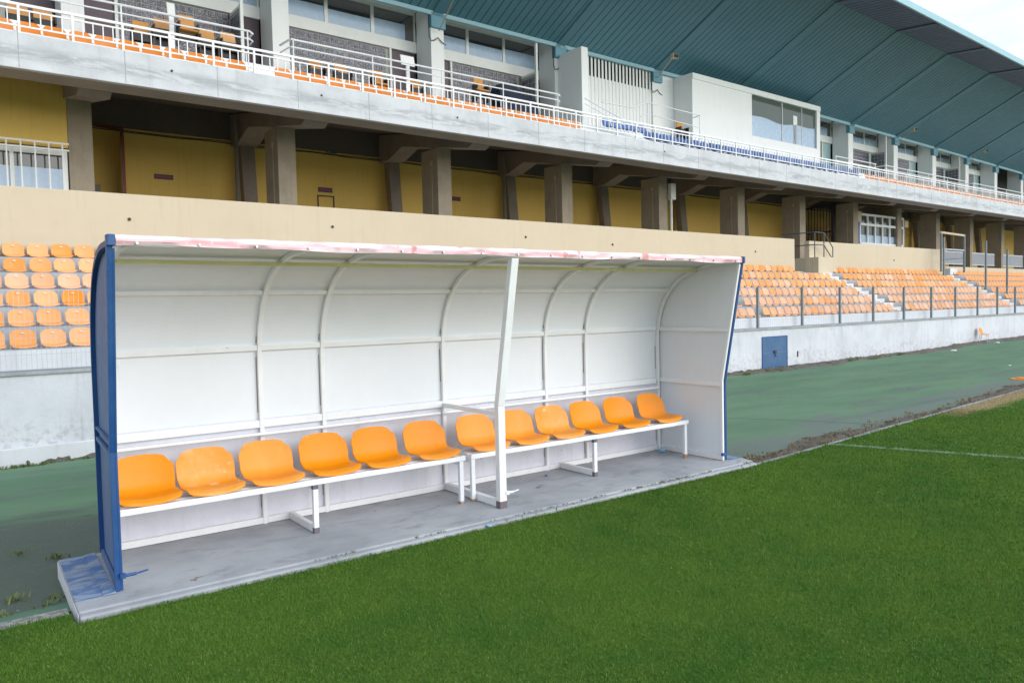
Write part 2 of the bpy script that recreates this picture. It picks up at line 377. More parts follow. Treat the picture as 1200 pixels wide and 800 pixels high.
# ------------------------------------------------------------------ mesh building
class MB:
    def __init__(s): s.v = []; s.f = []
    def add(s, vs, fs):
        o = len(s.v); s.v += [tuple(v) for v in vs]; s.f += [tuple(i+o for i in f) for f in fs]
    def box(s, x0, x1, y0, y1, z0, z1):
        s.add([(x0,y0,z0),(x1,y0,z0),(x1,y1,z0),(x0,y1,z0),(x0,y0,z1),(x1,y0,z1),(x1,y1,z1),(x0,y1,z1)],
              [(0,3,2,1),(4,5,6,7),(0,1,5,4),(1,2,6,5),(2,3,7,6),(3,0,4,7)]); return s
    def hexa(s, v8):
        s.add(v8, [(0,3,2,1),(4,5,6,7),(0,1,5,4),(1,2,6,5),(2,3,7,6),(3,0,4,7)]); return s
    def bar(s, a, b, w, h, upv=(0, 0, 1)):
        a, b = Vector(a), Vector(b); d = (b-a).normalized(); u = Vector(upv)
        r = d.cross(u)
        if r.length < 1e-4: r = d.cross(Vector((0, 1, 0)))
        r.normalize(); u = r.cross(d).normalized()
        q = []
        for p in (a, b):
            for i, j in ((-1,-1),(1,-1),(1,1),(-1,1)): q.append(p + r*(w/2*i) + u*(h/2*j))
        s.add(q, [(3,2,1,0),(4,5,6,7),(0,1,5,4),(1,2,6,5),(2,3,7,6),(3,0,4,7)]); return s
    def tube(s, pts, r, n=8, cap=True):
        pts = [Vector(p) for p in pts]; rings = []
        for i, p in enumerate(pts):
            d = ((pts[min(i+1, len(pts)-1)]-p).normalized() + (p-pts[max(i-1, 0)]).normalized()) if 0 < i < len(pts)-1 else (pts[1]-pts[0] if i == 0 else pts[-1]-pts[-2])
            d.normalize(); a = d.cross(Vector((0, 0, 1)))
            if a.length < .05: a = d.cross(Vector((0, 1, 0)))
            a.normalize(); b = d.cross(a)
            rings.append([p + (a*math.cos(2*math.pi*k/n) + b*math.sin(2*math.pi*k/n))*r for k in range(n)])
        vs = [v for q in rings for v in q]; fs = []
        for i in range(len(pts)-1):
            for k in range(n):
                fs.append((i*n+k, i*n+(k+1)%n, (i+1)*n+(k+1)%n, (i+1)*n+k))
        if cap: fs += [tuple(range(n-1, -1, -1)), tuple(range((len(pts)-1)*n, len(pts)*n))]
        s.add(vs, fs); return s
    def prism(s, poly, axis, a, b):
        """poly of (u,v) extruded along axis: 'x' -> (y,z), 'y' -> (x,z), 'z' -> (x,y)"""
        def P(u, v, w): return {'x': (w, u, v), 'y': (u, w, v), 'z': (u, v, w)}[axis]
        n = len(poly)
        vs = [P(u, v, a) for u, v in poly] + [P(u, v, b) for u, v in poly]
        fs = [tuple(range(n-1, -1, -1)), tuple(range(n, 2*n))] + [(i, (i+1) % n, n+(i+1) % n, n+i) for i in range(n)]
        s.add(vs, fs); return s
    def sweep(s, prof, x0, x1, th):
        """a sheet following prof [(y,z)..] from x0 to x1 with thickness th outward (left of travel)"""
        P = [Vector(p) for p in prof]; nn = []
        for i in range(len(P)):
            d = (P[min(i+1, len(P)-1)] - P[max(i-1, 0)]).normalized(); nn.append(Vector((d.y, -d.x)))
        Q = [p + q*th for p, q in zip(P, nn)]
        poly = [tuple(p) for p in P] + [tuple(q) for q in reversed(Q)]
        n = len(P)
        vs = [(x0, u, v) for u, v in poly] + [(x1, u, v) for u, v in poly]; m2 = 2*n
        fs = [(i, (i+1) % m2, m2+(i+1) % m2, m2+i) for i in range(m2)]
        for i in range(n-1):
            fs.append((i+1, i, m2-1-i, m2-2-i)); fs.append((m2+i, m2+i+1, m2+m2-2-i, m2+m2-1-i))
        s.add(vs, fs); return s

ANCH = {}
def finish(me, smooth):
    if smooth:
        for p in me.polygons: p.use_smooth = True
        me.set_sharp_from_angle(angle=math.radians(38))
def build(mb, name, mat, parent=None, stand=None, bevel=0, smooth=False, seg=2, anchor=None):
    """links the collected shapes as ONE object. Vertices are given in the stand's frame (stand=True) or the world's; the object's origin is its
    own base (top level) or its parent's."""
    import bmesh
    if parent is not None:
        A, st = ANCH[parent.name]
        if stand is None: stand = st
    V = np.array(mb.v, float)
    if parent is None:
        A = np.array(anchor if anchor is not None else ((V[:,0].min()+V[:,0].max())/2, (V[:,1].min()+V[:,1].max())/2, V[:,2].min()))
        stand = bool(stand)
    me = bpy.data.meshes.new(name); me.from_pydata([tuple(v) for v in (V-A)], [], mb.f)
    bm = bmesh.new(); bm.from_mesh(me); bmesh.ops.recalc_face_normals(bm, faces=bm.faces); bm.to_mesh(me); bm.free()
    me.materials.append(MT[mat] if isinstance(mat, str) else mat); finish(me, smooth)
    o = bpy.data.objects.new(name, me); COL.objects.link(o)
    if parent is None:
        o.location = toW(*A) if stand else tuple(A)
        if stand: o.rotation_euler.z = ANG
    else: o.parent = parent
    ANCH[o.name] = (A, stand)
    if bevel:
        md = o.modifiers.new('edge', 'BEVEL'); md.width = bevel; md.segments = seg; md.limit_method = 'ANGLE'
    if smooth:
        try:
            md = o.modifiers.new('normals', 'WEIGHTED_NORMAL'); md.keep_sharp = True
        except Exception: pass
    return o
def tag(o, label, cat, group=None, kind=None):
    o['label'] = label; o['category'] = cat
    if group: o['group'] = group
    if kind: o['kind'] = kind
    return o
def structure(o): o['kind'] = 'structure'; return o
def thing(name, A, label, cat, group=None, stand=False):
    o = bpy.data.objects.new(name, None); COL.objects.link(o); o.empty_display_size = .2
    o.location = toW(*A) if stand else A
    if stand: o.rotation_euler.z = ANG
    ANCH[o.name] = (np.array(A, float), stand)
    return tag(o, label, cat, group)
KIDS = {}
def dup(root, loc, rz, label, group=None, mats=None):
    r = root.copy(); COL.objects.link(r); r.location = loc; r.rotation_euler = (0, 0, rz); r['label'] = label
    if group: r['group'] = group
    for ch in list(root.children):
        c = ch.copy(); COL.objects.link(c); c.parent = r
        for g in list(ch.children):
            d = g.copy(); COL.objects.link(d); d.parent = c
    return r

# ------------------------------------------------------------------ ground
def base_z(s):      # level of the track where it meets the wall of the stand
    return float(np.interp(s, [-30, 1, 17, 28, 34, 40, 80], [-.47, -.435, -.32, -.29, -.20, -.16, -.12]))
mb = MB(); mb.add([(-400,-400,-.62),(400,-400,-.62),(400,400,-.62),(-400,400,-.62)], [(0,1,2,3)])
structure(build(mb, 'ground', 'dirt', anchor=(0,0,-.62)))
# pitch
xs = [-120, -.3, -.295, KX0, KX1, 120]
ys = [-.10, -.10, -.30, KY0, KY1, KY0+KSL*(120-KX0)]
mb = MB(); vs = []
for x, y in zip(xs, ys): vs += [(x, y, -.038), (x, -130, -.038)]
mb.add(vs, [(2*i, 2*i+1, 2*i+3, 2*i+2) for i in range(len(xs)-1)])
structure(build(mb, 'pitch', 'turf', anchor=(0,0,-.038)))
# track: slopes down to the wall
gx = np.concatenate([np.linspace(-40, -4, 12), np.arange(-3.5, 24, .5), np.linspace(24.5, 80, 50)])
gw = np.linspace(0, 1, 25)
mb = MB(); vs = []
for x in gx:
    y0 = .135 if x < -.28 else (.14 if x < 6.4 else KY0+KSL*(x-KX0)+.20)
    y1 = SA/CA*x + 8.15
    for w in gw:
        y = y0 + (y1-y0)*w
        zz = -.10 + (base_z(x)+.10)*(w**1.15)
        vs.append((x, y, zz + .008*math.sin(x*1.7+y*2.3) - (.0 if w > 0 else .0)))
nw = len(gw); fs = [(i*nw+j, i*nw+j+1, (i+1)*nw+j+1, (i+1)*nw+j) for i in range(len(gx)-1) for j in range(nw-1)]
mb.add(vs, fs)
o = structure(build(mb, 'track', 'track', anchor=(0,0,-.1), smooth=True)); o.modifiers.clear()
# edge lip of the track beside the pitch, near end
mb = MB(); mb.box(-40, -.30, .115, .1345, -.2, -.094)
structure(build(mb, 'track_edge', 'track'))
# gravel channel between pitch and track on the near end
mb = MB(); mb.box(-40, -.30, -.12, .113, -.3, -.068)
structure(build(mb, 'gravel_channel', 'gravel'))

def strip(name, pts, z, mat, amp, nacross=7, seed=1):
    """ragged, lumpy strip: pts = list of (x,y_lo,y_hi); edges dip under the neighbouring ground"""
    r = np.random.default_rng(seed); mb = MB(); vs = []
    for x, a, b, zz in pts:
        a += r.normal(0, .03); b += r.normal(0, .05)
        for j in range(nacross):
            w = j/(nacross-1); e = min(w, 1-w)*2
            vs.append((x + r.normal(0, .01), a+(b-a)*w, zz + (-.02 + amp*1.3*(e**.6)*(.35+r.random()*.9))))
    n = len(pts); mb.add(vs, [(i*nacross+j, (i+1)*nacross+j, (i+1)*nacross+j+1, i*nacross+j+1) for i in range(n-1) for j in range(nacross-1)])
    return structure(build(mb, name, mat, smooth=True))
pts = []
x = 6.32
while x < 45:
    e = KY0+KSL*(x-KX0); w = .30 + .12*math.sin(x*.9)+.10*math.sin(x*2.3+1)
    if x < 8: w += .08
    pts.append((x, e+.075, e+.075+max(.2, w), -.088)); x += .06 + .004*(x-6)
o = strip('dirt_verge', pts, -.09, 'dirt', .045, 7, 3); o.modifiers.clear()
pts = []
x = -6.
while x < 62:
    w = .10+.05*math.sin(x*1.3) if x < 12 else .60+.2*math.sin(x*.7)+.14*math.sin(x*2.1)
    yw = SA/CA*x+8.03
    pts.append((x, yw-w, yw, base_z(x)+(.012 if x < 12 else .035))); x += .09 + .002*max(0, x)
o = strip('dirt_margin', pts, 0, 'dirt', .075, 8, 5); o.modifiers.clear()
# kerb
mb = MB()
n = 40; P0 = Vector((KX0+.05, KY0, 0)); P1 = Vector((60, KY0+KSL*(60-KX0), 0))
for i in range(n):
    a = P0.lerp(P1, i/n); b = P0.lerp(P1, (i+1)/n - .0002)
    h = -.035 + random.uniform(-.006, .006)
    mb.hexa([(a.x, a.y, -.2), (b.x, b.y, -.2), (b.x, b.y+.075, -.2), (a.x, a.y+.075, -.2), (a.x, a.y, h), (b.x, b.y, h), (b.x, b.y+.075, h), (a.x, a.y+.075, h)])
structure(build(mb, 'kerb', 'kerb_concrete', bevel=.008))
# dugout slab
mb = MB(); mb.prism([(-.2739,-.214),(6.215,-.214),(6.27,-.05),(6.235,.99),(-.262,.985)], 'z', -.4, 0)
mb.prism([(-.2745,-.285),(6.19,-.285),(6.213,-.219),(-.274,-.219)], 'z', -.4, -.010)
structure(build(mb, 'slab', 'slab', bevel=.012))
mb = MB(); mb.prism([(-.268,-.02),(-.05,-.02),(-.05,.972),(-.255,.972)], 'z', .0005, .004)
structure(build(mb, 'slab_paint', 'worn_blue'))
mb = MB(); mb.prism([(6.07,-.02),(6.255,-.02),(6.225,.97),(6.07,.97)], 'z', .0005, .004)
structure(build(mb, 'slab_paint', 'worn_blue'))
mb = MB(); mb.prism([(-.2795,-.25),(-.2765,-.25),(-.2635,.96),(-.2665,.96)], 'z', -.3, -.006)
structure(build(mb, 'slab_whitewash', 'riser_white'))

# ------------------------------------------------------------------ grass blades
def grass():
    P = []; H = []; Wd = []
    bands = [(2.5, 5.2, 16000, .017, .0026), (5.2, 7, 11000, .018, .0034), (7, 10, 6500, .019, .0046), (10, 14, 3000, .020, .0068), (14, 20, 1300, .021, .010), (20, 34, 430, .022, .016)]
    C2 = np.array([CAM.x, CAM.y])
    for d0, d1, dens, h, w in bands:
        n = int(dens*(2*d1)*(2*d1))
        # sample in polar wedge in front of the camera
        a0, a1 = math.atan2(fw.y, fw.x)-.68, math.atan2(fw.y, fw.x)+.72
        area = .5*(a1-a0)*(d1*d1-d0*d0); n = int(area*dens)
        r = np.sqrt(rng.uniform(d0*d0, d1*d1, n)); a = rng.uniform(a0, a1, n)
        x = C2[0]+r*np.cos(a); y = C2[1]+r*np.sin(a)
        ey = np.where(x < -.3, -.10, np.where(x < KX0, -.282, KY0+KSL*(x-KX0)-.002))
        wob = .018*np.sin(x*9.1)+.012*np.sin(x*23.7+1)+.01*np.sin(x*51)
        ok = y < ey + np.clip(wob, -.03, .02) + rng.normal(0, .012, n)
        # bare patch at the far kerb
        bare = (x > 11.0) & ((y-ey) > -.35) & (rng.random(n) < .75*np.clip((x-11)/1.5, 0, 1))
        ok &= ~bare
        x, y = x[ok], y[ok]
        P.append(np.stack([x, y], 1))
        # tufts a little higher near the edge
        ed = np.clip(1-(ey[ok]-y)/.12, 0, 1)
        H.append(h*rng.uniform(.6, 1.25, len(x))*(1+.45*ed)); Wd.append(np.full(len(x), w)*rng.uniform(.7, 1.3, len(x)))
    P = np.concatenate(P); H = np.concatenate(H); Wd = np.concatenate(Wd); n = len(P)
    th = rng.uniform(0, 2*math.pi, n); le = rng.uniform(.15, .95, n); ld = rng.uniform(0, 2*math.pi, n)
    dx, dy = np.cos(th)*Wd/2, np.sin(th)*Wd/2
    lx, ly = np.cos(ld)*le*H, np.sin(ld)*le*H
    z0 = -.040
    V = np.zeros((n, 5, 3), np.float32)
    V[:,0] = np.stack([P[:,0]-dx, P[:,1]-dy, np.full(n, z0)], 1)
    V[:,1] = np.stack([P[:,0]+dx, P[:,1]+dy, np.full(n, z0)], 1)
    V[:,2] = np.stack([P[:,0]+dx*.8+lx*.35, P[:,1]+dy*.8+ly*.35, z0+H*.6], 1)
    V[:,3] = np.stack([P[:,0]-dx*.8+lx*.35, P[:,1]-dy*.8+ly*.35, z0+H*.6], 1)
    V[:,4] = np.stack([P[:,0]+lx, P[:,1]+ly, z0+H*(1-.25*le)], 1)
    me = bpy.data.meshes.new('grass')
    me.vertices.add(n*5); me.vertices.foreach_set('co', V.ravel())
    idx = np.arange(n, dtype=np.int32)[:,None]*5
    loops = np.concatenate([idx+np.array([[0,1,2,3]]), idx+np.array([[3,2,4]])], 1).astype(np.int32)
    me.loops.add(n*7); me.loops.foreach_set('vertex_index', loops.ravel())
    me.polygons.add(n*2)
    ls = (np.arange(n, dtype=np.int32)[:,None]*7 + np.array([[0, 4]])).astype(np.int32)
    me.polygons.foreach_set('loop_start', ls.ravel())
    me.update(calc_edges=True)
    at = me.attributes.new('rnd', 'FLOAT', 'POINT')
    at.data.foreach_set('value', np.repeat(rng.random(n).astype(np.float32), 5))
    me.materials.append(MT['blade'])
    o = bpy.data.objects.new('grass', me); COL.objects.link(o)
    tag(o, 'short mown green grass covering the football pitch', 'grass', kind='stuff')
grass()

def tufts(name, spots, mat, label, h=.06, nb=16, spread=.05):
    mb = MB(); r = random.Random(3)
    for x, y, z, k in spots:
        for i in range(int(nb*k)):
            a = r.uniform(0, 6.28); d = abs(r.gauss(0, spread*k)); bx, by = x+d*math.cos(a), y+d*math.sin(a)
            hh = h*r.uniform(.4, 1.2)*k; l = r.uniform(.2, .9)*hh; b2 = r.uniform(0, 6.28); w = .004+.003*k
            tx, ty = math.cos(b2+1.57)*w, math.sin(b2+1.57)*w
            mb.add([(bx-tx, by-ty, z-.01), (bx+tx, by+ty, z-.01), (bx+l*math.cos(b2)+tx*.5, by+l*math.sin(b2)+ty*.5, z+hh*.8), (bx+1.5*l*math.cos(b2), by+1.5*l*math.sin(b2), z+hh)], [(0,1,2,3)])
    o = build(mb, name, mat); tag(o, label, 'weeds', kind='stuff'); return o
sp = [(-.55, .62, -.1, 1), (-.33, .48, -.1, .8), (-.45, 1.9, -.14, .9), (-.2, 1.55, -.13, 1.), (-.12, 1.2, -.12, 1.), (-.95, 2.6, -.18, .8), (-1.15, .75, -.11, 1), (-.62, .33, -.1, .7), (-.9, 3.4, -.22, .6), (-.38,.36,-.1,.8), (-1.3,1.4,-.13,.7)]
for i in range(36):
    x = random.uniform(-1.5, 1.5); sp.append((x, SA*x+7.88-random.uniform(0, .1), base_z(x)+.02, random.uniform(.5, 1.3)))
for i in range(70):
    x = 15+random.random()**1.4*30; sp.append((x, SA*x+7.85-random.uniform(0, .5), base_z(x)+.05, random.uniform(.6, 1.8)))
tufts('weeds', sp, 'weed', 'scattered green weeds along the wall foot and on the worn track', h=.035, nb=26, spread=.045)
sp = []
for i in range(300):
    x = 6.4+random.random()**1.5*20; e = KY0+KSL*(x-KX0); sp.append((x, e+.09+random.random()**1.3*.38, -.075, random.uniform(.5, 1.2)))
tufts('dry_weeds', sp, 'dry_weed', 'dry straw coloured weeds growing in the dirt strip beside the kerb', h=.035, nb=12)
sp = []
for i in range(34):
    cx = 6.2-random.random()**1.35*5.0; ln = random.uniform(.02, .16)
    for j in range(random.randint(3, 11)):
        x = cx+random.gauss(0, ln); sp.append((min(x, 6.2), (-.217 if random.random() < .85 else -.272)+random.gauss(0, .005), -.008, random.uniform(.15, .4)))
tufts('edge_grass', sp, 'weed', 'tufts of grass creeping over the front edge of the concrete slab', h=.035, nb=12, spread=.03)

# ------------------------------------------------------------------ the dugout
XL, XR, XP = 0.0, 6.0, 2.985
PROF = [(.955, .0), (.955, 1.0), (.955, 1.32), (.945, 1.46), (.905, 1.64), (.84, 1.78), (.76, 1.89), (.655, 1.99), (.53, 2.065), (.39, 2.12), (.22, 2.162), (.03, 2.185), (-.225, 2.192)]
def smooth_prof(P, k=4):
    out = []
    for i in range(len(P)-1):
        p0, p1, p2, p3 = P[max(i-1,0)], P[i], P[i+1], P[min(i+2, len(P)-1)]
        for j in range(k):
            u = j/k
            out.append(tuple(.5*((2*b)+(-a+c)*u+(2*a-5*b+4*c-d)*u*u+(-a+3*b-3*c+d)*u**3) for a, b, c, d in zip(p0, p1, p2, p3)))
    return out + [P[-1]]
SP = smooth_prof(PROF[2:], 4)
PF = [(.955, .0), (.955, .7)] + SP
dug = thing('team_shelter', (3, .4, 0), 'white curved team dugout with blue end panels and pink trimmed roof edge beside the pitch', 'dugout')
# the sheet behind the frame: lower kick sheet and the curved canopy
UP = [(.957, .87)] + [(y+.002, z+.002) for y, z in SP]
build(MB().sweep(UP, .052, 6.0, .012), 'canopy_skin', 'white_panel', dug, smooth=True).modifiers.clear()
build(MB().box(.052, 6.0, .957, .969, .0, .868), 'kick_sheet', 'kick_panel', dug)
def member(prof, x, w, d):
    """curved square tube: inner face d in front of the sheet"""
    return MB().sweep([(y, z) for y, z in prof], x-w/2, x+w/2, -d) 
for x in (1.22, 1.76, 2.975, 4.24, 4.815, 5.965, .075):
    pr = [(.955, .0), (.955, .8)] + SP
    build(member(pr, x, .036, .034), 'rib', 'white_steel', dug, bevel=.003)
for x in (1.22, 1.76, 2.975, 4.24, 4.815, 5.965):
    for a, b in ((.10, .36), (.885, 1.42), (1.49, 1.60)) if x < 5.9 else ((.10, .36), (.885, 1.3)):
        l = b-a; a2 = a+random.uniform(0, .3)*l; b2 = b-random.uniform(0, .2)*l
        build(MB().box(x-.024, x-.0182, .9525 if b < 1.45 else .93, .9575 if b < 1.45 else .955, a2, b2), 'joint_gap', 'gap_dark', dug)  # solid strip, its dark colour stands for the shade in the gap beside the rib
def at_z(z):
    P = PF
    for a, b in zip(P, P[1:]):
        if a[1] <= z <= b[1]:
            u = (z-a[1])/(b[1]-a[1]); return a[0]+(b[0]-a[0])*u
    return P[-1][0]
XRIB = [.094, 1.22, 1.76, 2.975, 4.24, 4.815, 5.947]
def purlin(z, h, mat, d=.026, name='purlin', tilt=0):
    mb = MB()
    for a, b in zip(XRIB, XRIB[1:]):
        y0, y1 = at_z(z-h/2), at_z(z+h/2)
        xa, xb = a+.0185, b-.0185
        mb.hexa([(xa, y0-d, z-h/2), (xb, y0-d, z-h/2), (xb, y0-.001, z-h/2), (xa, y0-.001, z-h/2),
                 (xa, y1-d, z+h/2), (xb, y1-d, z+h/2), (xb, y1-.001, z+h/2), (xa, y1-.001, z+h/2)])
    return build(mb, name, mat, dug, bevel=.003)
purlin(.83, .06, 'white_steel', .03); purlin(1.455, .045, 'white_steel'); purlin(1.90, .034, 'white_steel', .024)
build(MB().box(.094, 5.947, .30, .335, 2.088, 2.116), 'purlin', 'yellow_steel', dug, bevel=.003)
mb = MB()
for a, b in zip(XRIB, XRIB[1:]): mb.box(a+.0185, b-.0185, .921, .954, .004, .055)
build(mb, 'base_rail', 'white_steel', dug, bevel=.003)
# pipe above the seats
for a, b in ((.05, 2.90), (2.925, 5.93)):
    build(MB().tube([(a, .885, .752), (b, .885, .752)], .0145, 10), 'pipe_rail', 'white_steel', dug, smooth=True)
# roof edge trim, wrapped sheet with creases
mb = MB(); n = 150; vs = []
r2 = random.Random(5)
for i in range(n+1):
    x = .006+(5.988)*i/n
    wv = .004*math.sin(x*9)+.003*math.sin(x*23+1)+r2.uniform(-.002, .002); lo = .005*math.sin(x*3.1)+.004*math.sin(x*7.7)
    vs += [(x, -.06, 2.226), (x, -.235, 2.224+wv*.4), (x, -.258+wv, 2.212), (x, -.262-wv, 2.188), (x, -.256+wv, 2.160+lo), (x, -.244, 2.159+lo), (x, -.244, 2.19), (x, -.06, 2.206)]
k = 8; fs = [(i*k+j, i*k+(j+1) % k, (i+1)*k+(j+1) % k, (i+1)*k+j) for i in range(n) for j in range(k)] + [tuple(range(k-1,-1,-1)), tuple(range(n*k, n*k+k))]
mb.add(vs, fs); trim = build(mb, 'roof_trim', 'pink_trim', dug, smooth=True); trim.modifiers.clear()
for i in range(17):
    x = .12+i*.36
    build(MB().tube([(x, -.252, 2.176), (x, -.272, 2.176)], .009, 8), 'screw', 'chrome', trim)
build(MB().box(.05, 5.95, -.243, -.205, 2.160, 2.188), 'roof_beam', 'white_steel', dug, bevel=.003)
# roof sheet on top from the crown to the rim
build(MB().box(.0, 6.0, -.226, .03, 2.196, 2.205), 'roof_sheet', 'white_panel', dug)
# end panels
FE = [(0, .0), (0, .89), (-.25, 2.20)]
def panel_poly(inset=0):
    front = [(-.25, 2.195), (0, .89), (0, 0)]
    back = [(y, z) for y, z in PF]
    return [(.957, .004)] + [(y, z) for y, z in PF[1:]] + [(-.25, 2.195), (0.0, .89), (0, .004)]
def skewed(mb, sgn):
    """the near panel stands slightly out of square: its rear edge is set inwards"""
    if sgn < 0: mb.v = [(x+.046*max(0, y)/.955, y, z) for x, y, z in mb.v]
    return mb
def end_panel(x, sgn):
    """sgn -1: the outside looks to -x"""
    o_in = (x, x + sgn*-.004) if False else None
    inner = sorted((x - sgn*0.0, x + sgn*.008)); outer = sorted((x + sgn*.0085, x + sgn*.012))
    ins = [(y if y > .3 or z > 2 and y > -.15 else y+.02, z) for y, z in panel_poly()]
    pp = build(skewed(MB().prism(ins, 'x', *inner), sgn), 'end_panel', 'white_panel', dug)
    build(skewed(MB().prism(ins, 'x', *outer), sgn), 'outer_sheet', 'blue_sheet', pp)
    # frame of square tube on the outside, blue, along front, back and base
    x0, x1 = sorted((x + sgn*.0125, x + sgn*.042))
    mb = MB()
    def fr(poly): mb.prism(poly, 'x', x0, x1)
    d = .036
    fr([(0, .004), (d, .004), (d, .885), (0, .885)])
    fr([(0, .8855), (d, .8855), (d-.242, 2.16), (-.243, 2.16)])
    P = [(y, z) for y, z in PF if z > .02]
    for a, b in zip([(.957, .02)]+P, P):
        if b[1]-a[1] < 1e-6 and abs(b[0]-a[0]) < 1e-6: continue
        def off(p, q):
            dd = (Vector(q)-Vector(p)).normalized(); return Vector((-dd.y, dd.x))*d
        o = off(a, b)
        fr([a, b, (b[0]+o.x, b[1]+o.y), (a[0]+o.x, a[1]+o.y)])
    build(skewed(mb, sgn), 'frame', 'blue_paint', pp)
    for z0, z1 in ((.845, .872), (.93, .945), (.006, .04)): build(skewed(MB().box(x0+.006, x1-.006, d+.001, .92, z0, z1), sgn), 'frame_rail', 'blue_sheet', pp)
    # inside: white front stile and rails
    ix0, ix1 = sorted((x - sgn*.001, x - sgn*.028))
    sx0, sx1 = (x-.0122, x+.003) if sgn < 0 else (ix0, ix1)
    mb = MB()
    mb.prism([(.002, .006), (.034, .006), (.034, .885), (.002, .885)], 'x', sx0, sx1)
    mb.prism([(.002, .8855), (.034, .8855), (-.206, 2.145), (-.238, 2.145)], 'x', sx0, sx1)
    build(skewed(mb, sgn), 'stile', 'blue_paint' if sgn < 0 else 'white_steel', pp, bevel=.002)
    ry = .0345 if sgn > 0 else .5
    build(skewed(MB().box(ix0, ix1, ry, .92, .82, .868), sgn), 'panel_rail', 'white_steel', pp, bevel=.002)
    build(skewed(MB().box(ix0, ix1, ry, .92, .006, .062), sgn), 'panel_rail', 'white_steel', pp, bevel=.002)
    mb = MB()
    mb.hexa([(ix0, -.072, 1.425), (ix1, -.072, 1.425), (ix1, .92, 1.425), (ix0, .92, 1.425), (ix0, -.08, 1.468), (ix1, -.08, 1.468), (ix1, .92, 1.468), (ix0, .92, 1.468)])
    build(skewed(mb, sgn), 'panel_rail', 'white_steel', pp, bevel=.002)
    build(MB().box(x0-.001, max(x1, x+.004), -.267, -.20, 2.157, 2.2265), 'frame_cap', 'blue_paint', pp, bevel=.006)
    return pp
pl = end_panel(XL, -1); pr_ = end_panel(XR, 1)
build(MB().box(XR-.03, XR+.01, .002, .93, .0005, .0055), 'rust_strip', 'rust_foot', pr_)
# foot angle outside the near panel
build(MB().hexa([(-.115,-.03,.0045),(-.044,-.03,.0045),(-.03,.955,.0045),(-.10,.955,.0045),(-.115,-.03,.010),(-.044,-.03,.016),(-.03,.955,.016),(-.10,.955,.010)]), 'foot_angle', 'worn_blue', dug)
# pegs low on panels and post
def peg(x, y, z, mat, par, n=.15):
    build(MB().tube([(x, y, z), (x+n*.55, y-.004, z)], .011, 8).tube([(x+n*.5, y-.004, z), (x+n, y-.012, z+.012)], .006, 8).box(x-.012, x+.02, y-.012, y+.012, z-.016, z+.016), 'peg', mat, par)
peg(-.004, -.014, .10, 'blue_paint', pl); peg(XR-.05, -.014, .075, 'blue_paint', pr_, .09)
# centre post, brace and floor bar
pst = MB(); w = .036
pst.prism([(-.0, .002), (.06, .002), (.06, .89), (.0, .89)], 'x', XP-w, XP+w)
pst.prism([(.0, .8903), (.06, .8903), (-.19, 2.146), (-.25, 2.146)], 'x', XP-w, XP+w)
po = build(pst, 'post', 'white_steel', dug, bevel=.004)
build(MB().box(XP-w-.0015, XP+w+.0015, -.0018, .0615, .001, .062), 'post_foot', 'rusty_end', po)
peg(XP+w, .0, .13, 'white_steel', po, .12)
build(MB().box(XP-.03, XP+.01, .062, .92, .80, .84), 'brace', 'white_steel', dug, bevel=.003)
build(MB().box(XP-.03, XP+.02, .0625, .92, .004, .068), 'floor_bar', 'white_steel', dug, bevel=.003)
build(MB().box(XP-.031, XP+.021, .25, .33, .003, .009), 'rust_strip', 'rust_foot', dug)

# benches
def bench(x0, x1, legs, label):
    b = thing('bench', ((x0+x1)/2, .5, 0), label, 'bench', 'long white benches inside the dugout')
    build(MB().box(x0, x1, .365, .405, .384, .428), 'bench_rail', 'white_steel', b, bevel=.004)
    build(MB().box(x0+.01, x1-.01, .60, .64, .385, .426), 'bench_rail', 'white_steel', b, bevel=.004)
    build(MB().box(x0+.02, x1-.02, .46, .54, .402, .427), 'bench_board', 'white_steel', b, bevel=.003)
    for x, bar in legs:
        lg = build(MB().box(x-.02, x+.02, .372, .408, .002, .383), 'leg', 'white_steel', b, bevel=.003)
        build(MB().box(x-.0212, x+.0212, .3708, .4092, .0015, .045), 'leg_foot', 'rust_foot' if not bar else 'rusty_end', lg) if bar or x > 5 else build(MB().box(x-.0212, x+.0212, .3708, .4092, .0015, .022), 'leg_foot', 'rust_foot', lg)
        if bar: build(MB().box(x-.0212, x+.0212, .3705, .4092, .350, .3825), 'leg_head', 'rusty_end', lg)
        if bar: build(MB().box(x-.019, x+.019, .410, .92, .004, .062), 'floor_bar', 'white_steel', b, bevel=.003)
        build(MB().box(x-.017, x+.017, .409, .62, .345, .384), 'bracket', 'white_steel', b, bevel=.003)
    return b
bench(.06, 2.84, [(1.44, True), (2.80, False)], 'white steel bench between the blue end panel and the centre post')
bench(2.90, 5.84, [(2.925, False), (4.42, True), (5.80, False)], 'white steel bench between the centre post and the white inner end panel')

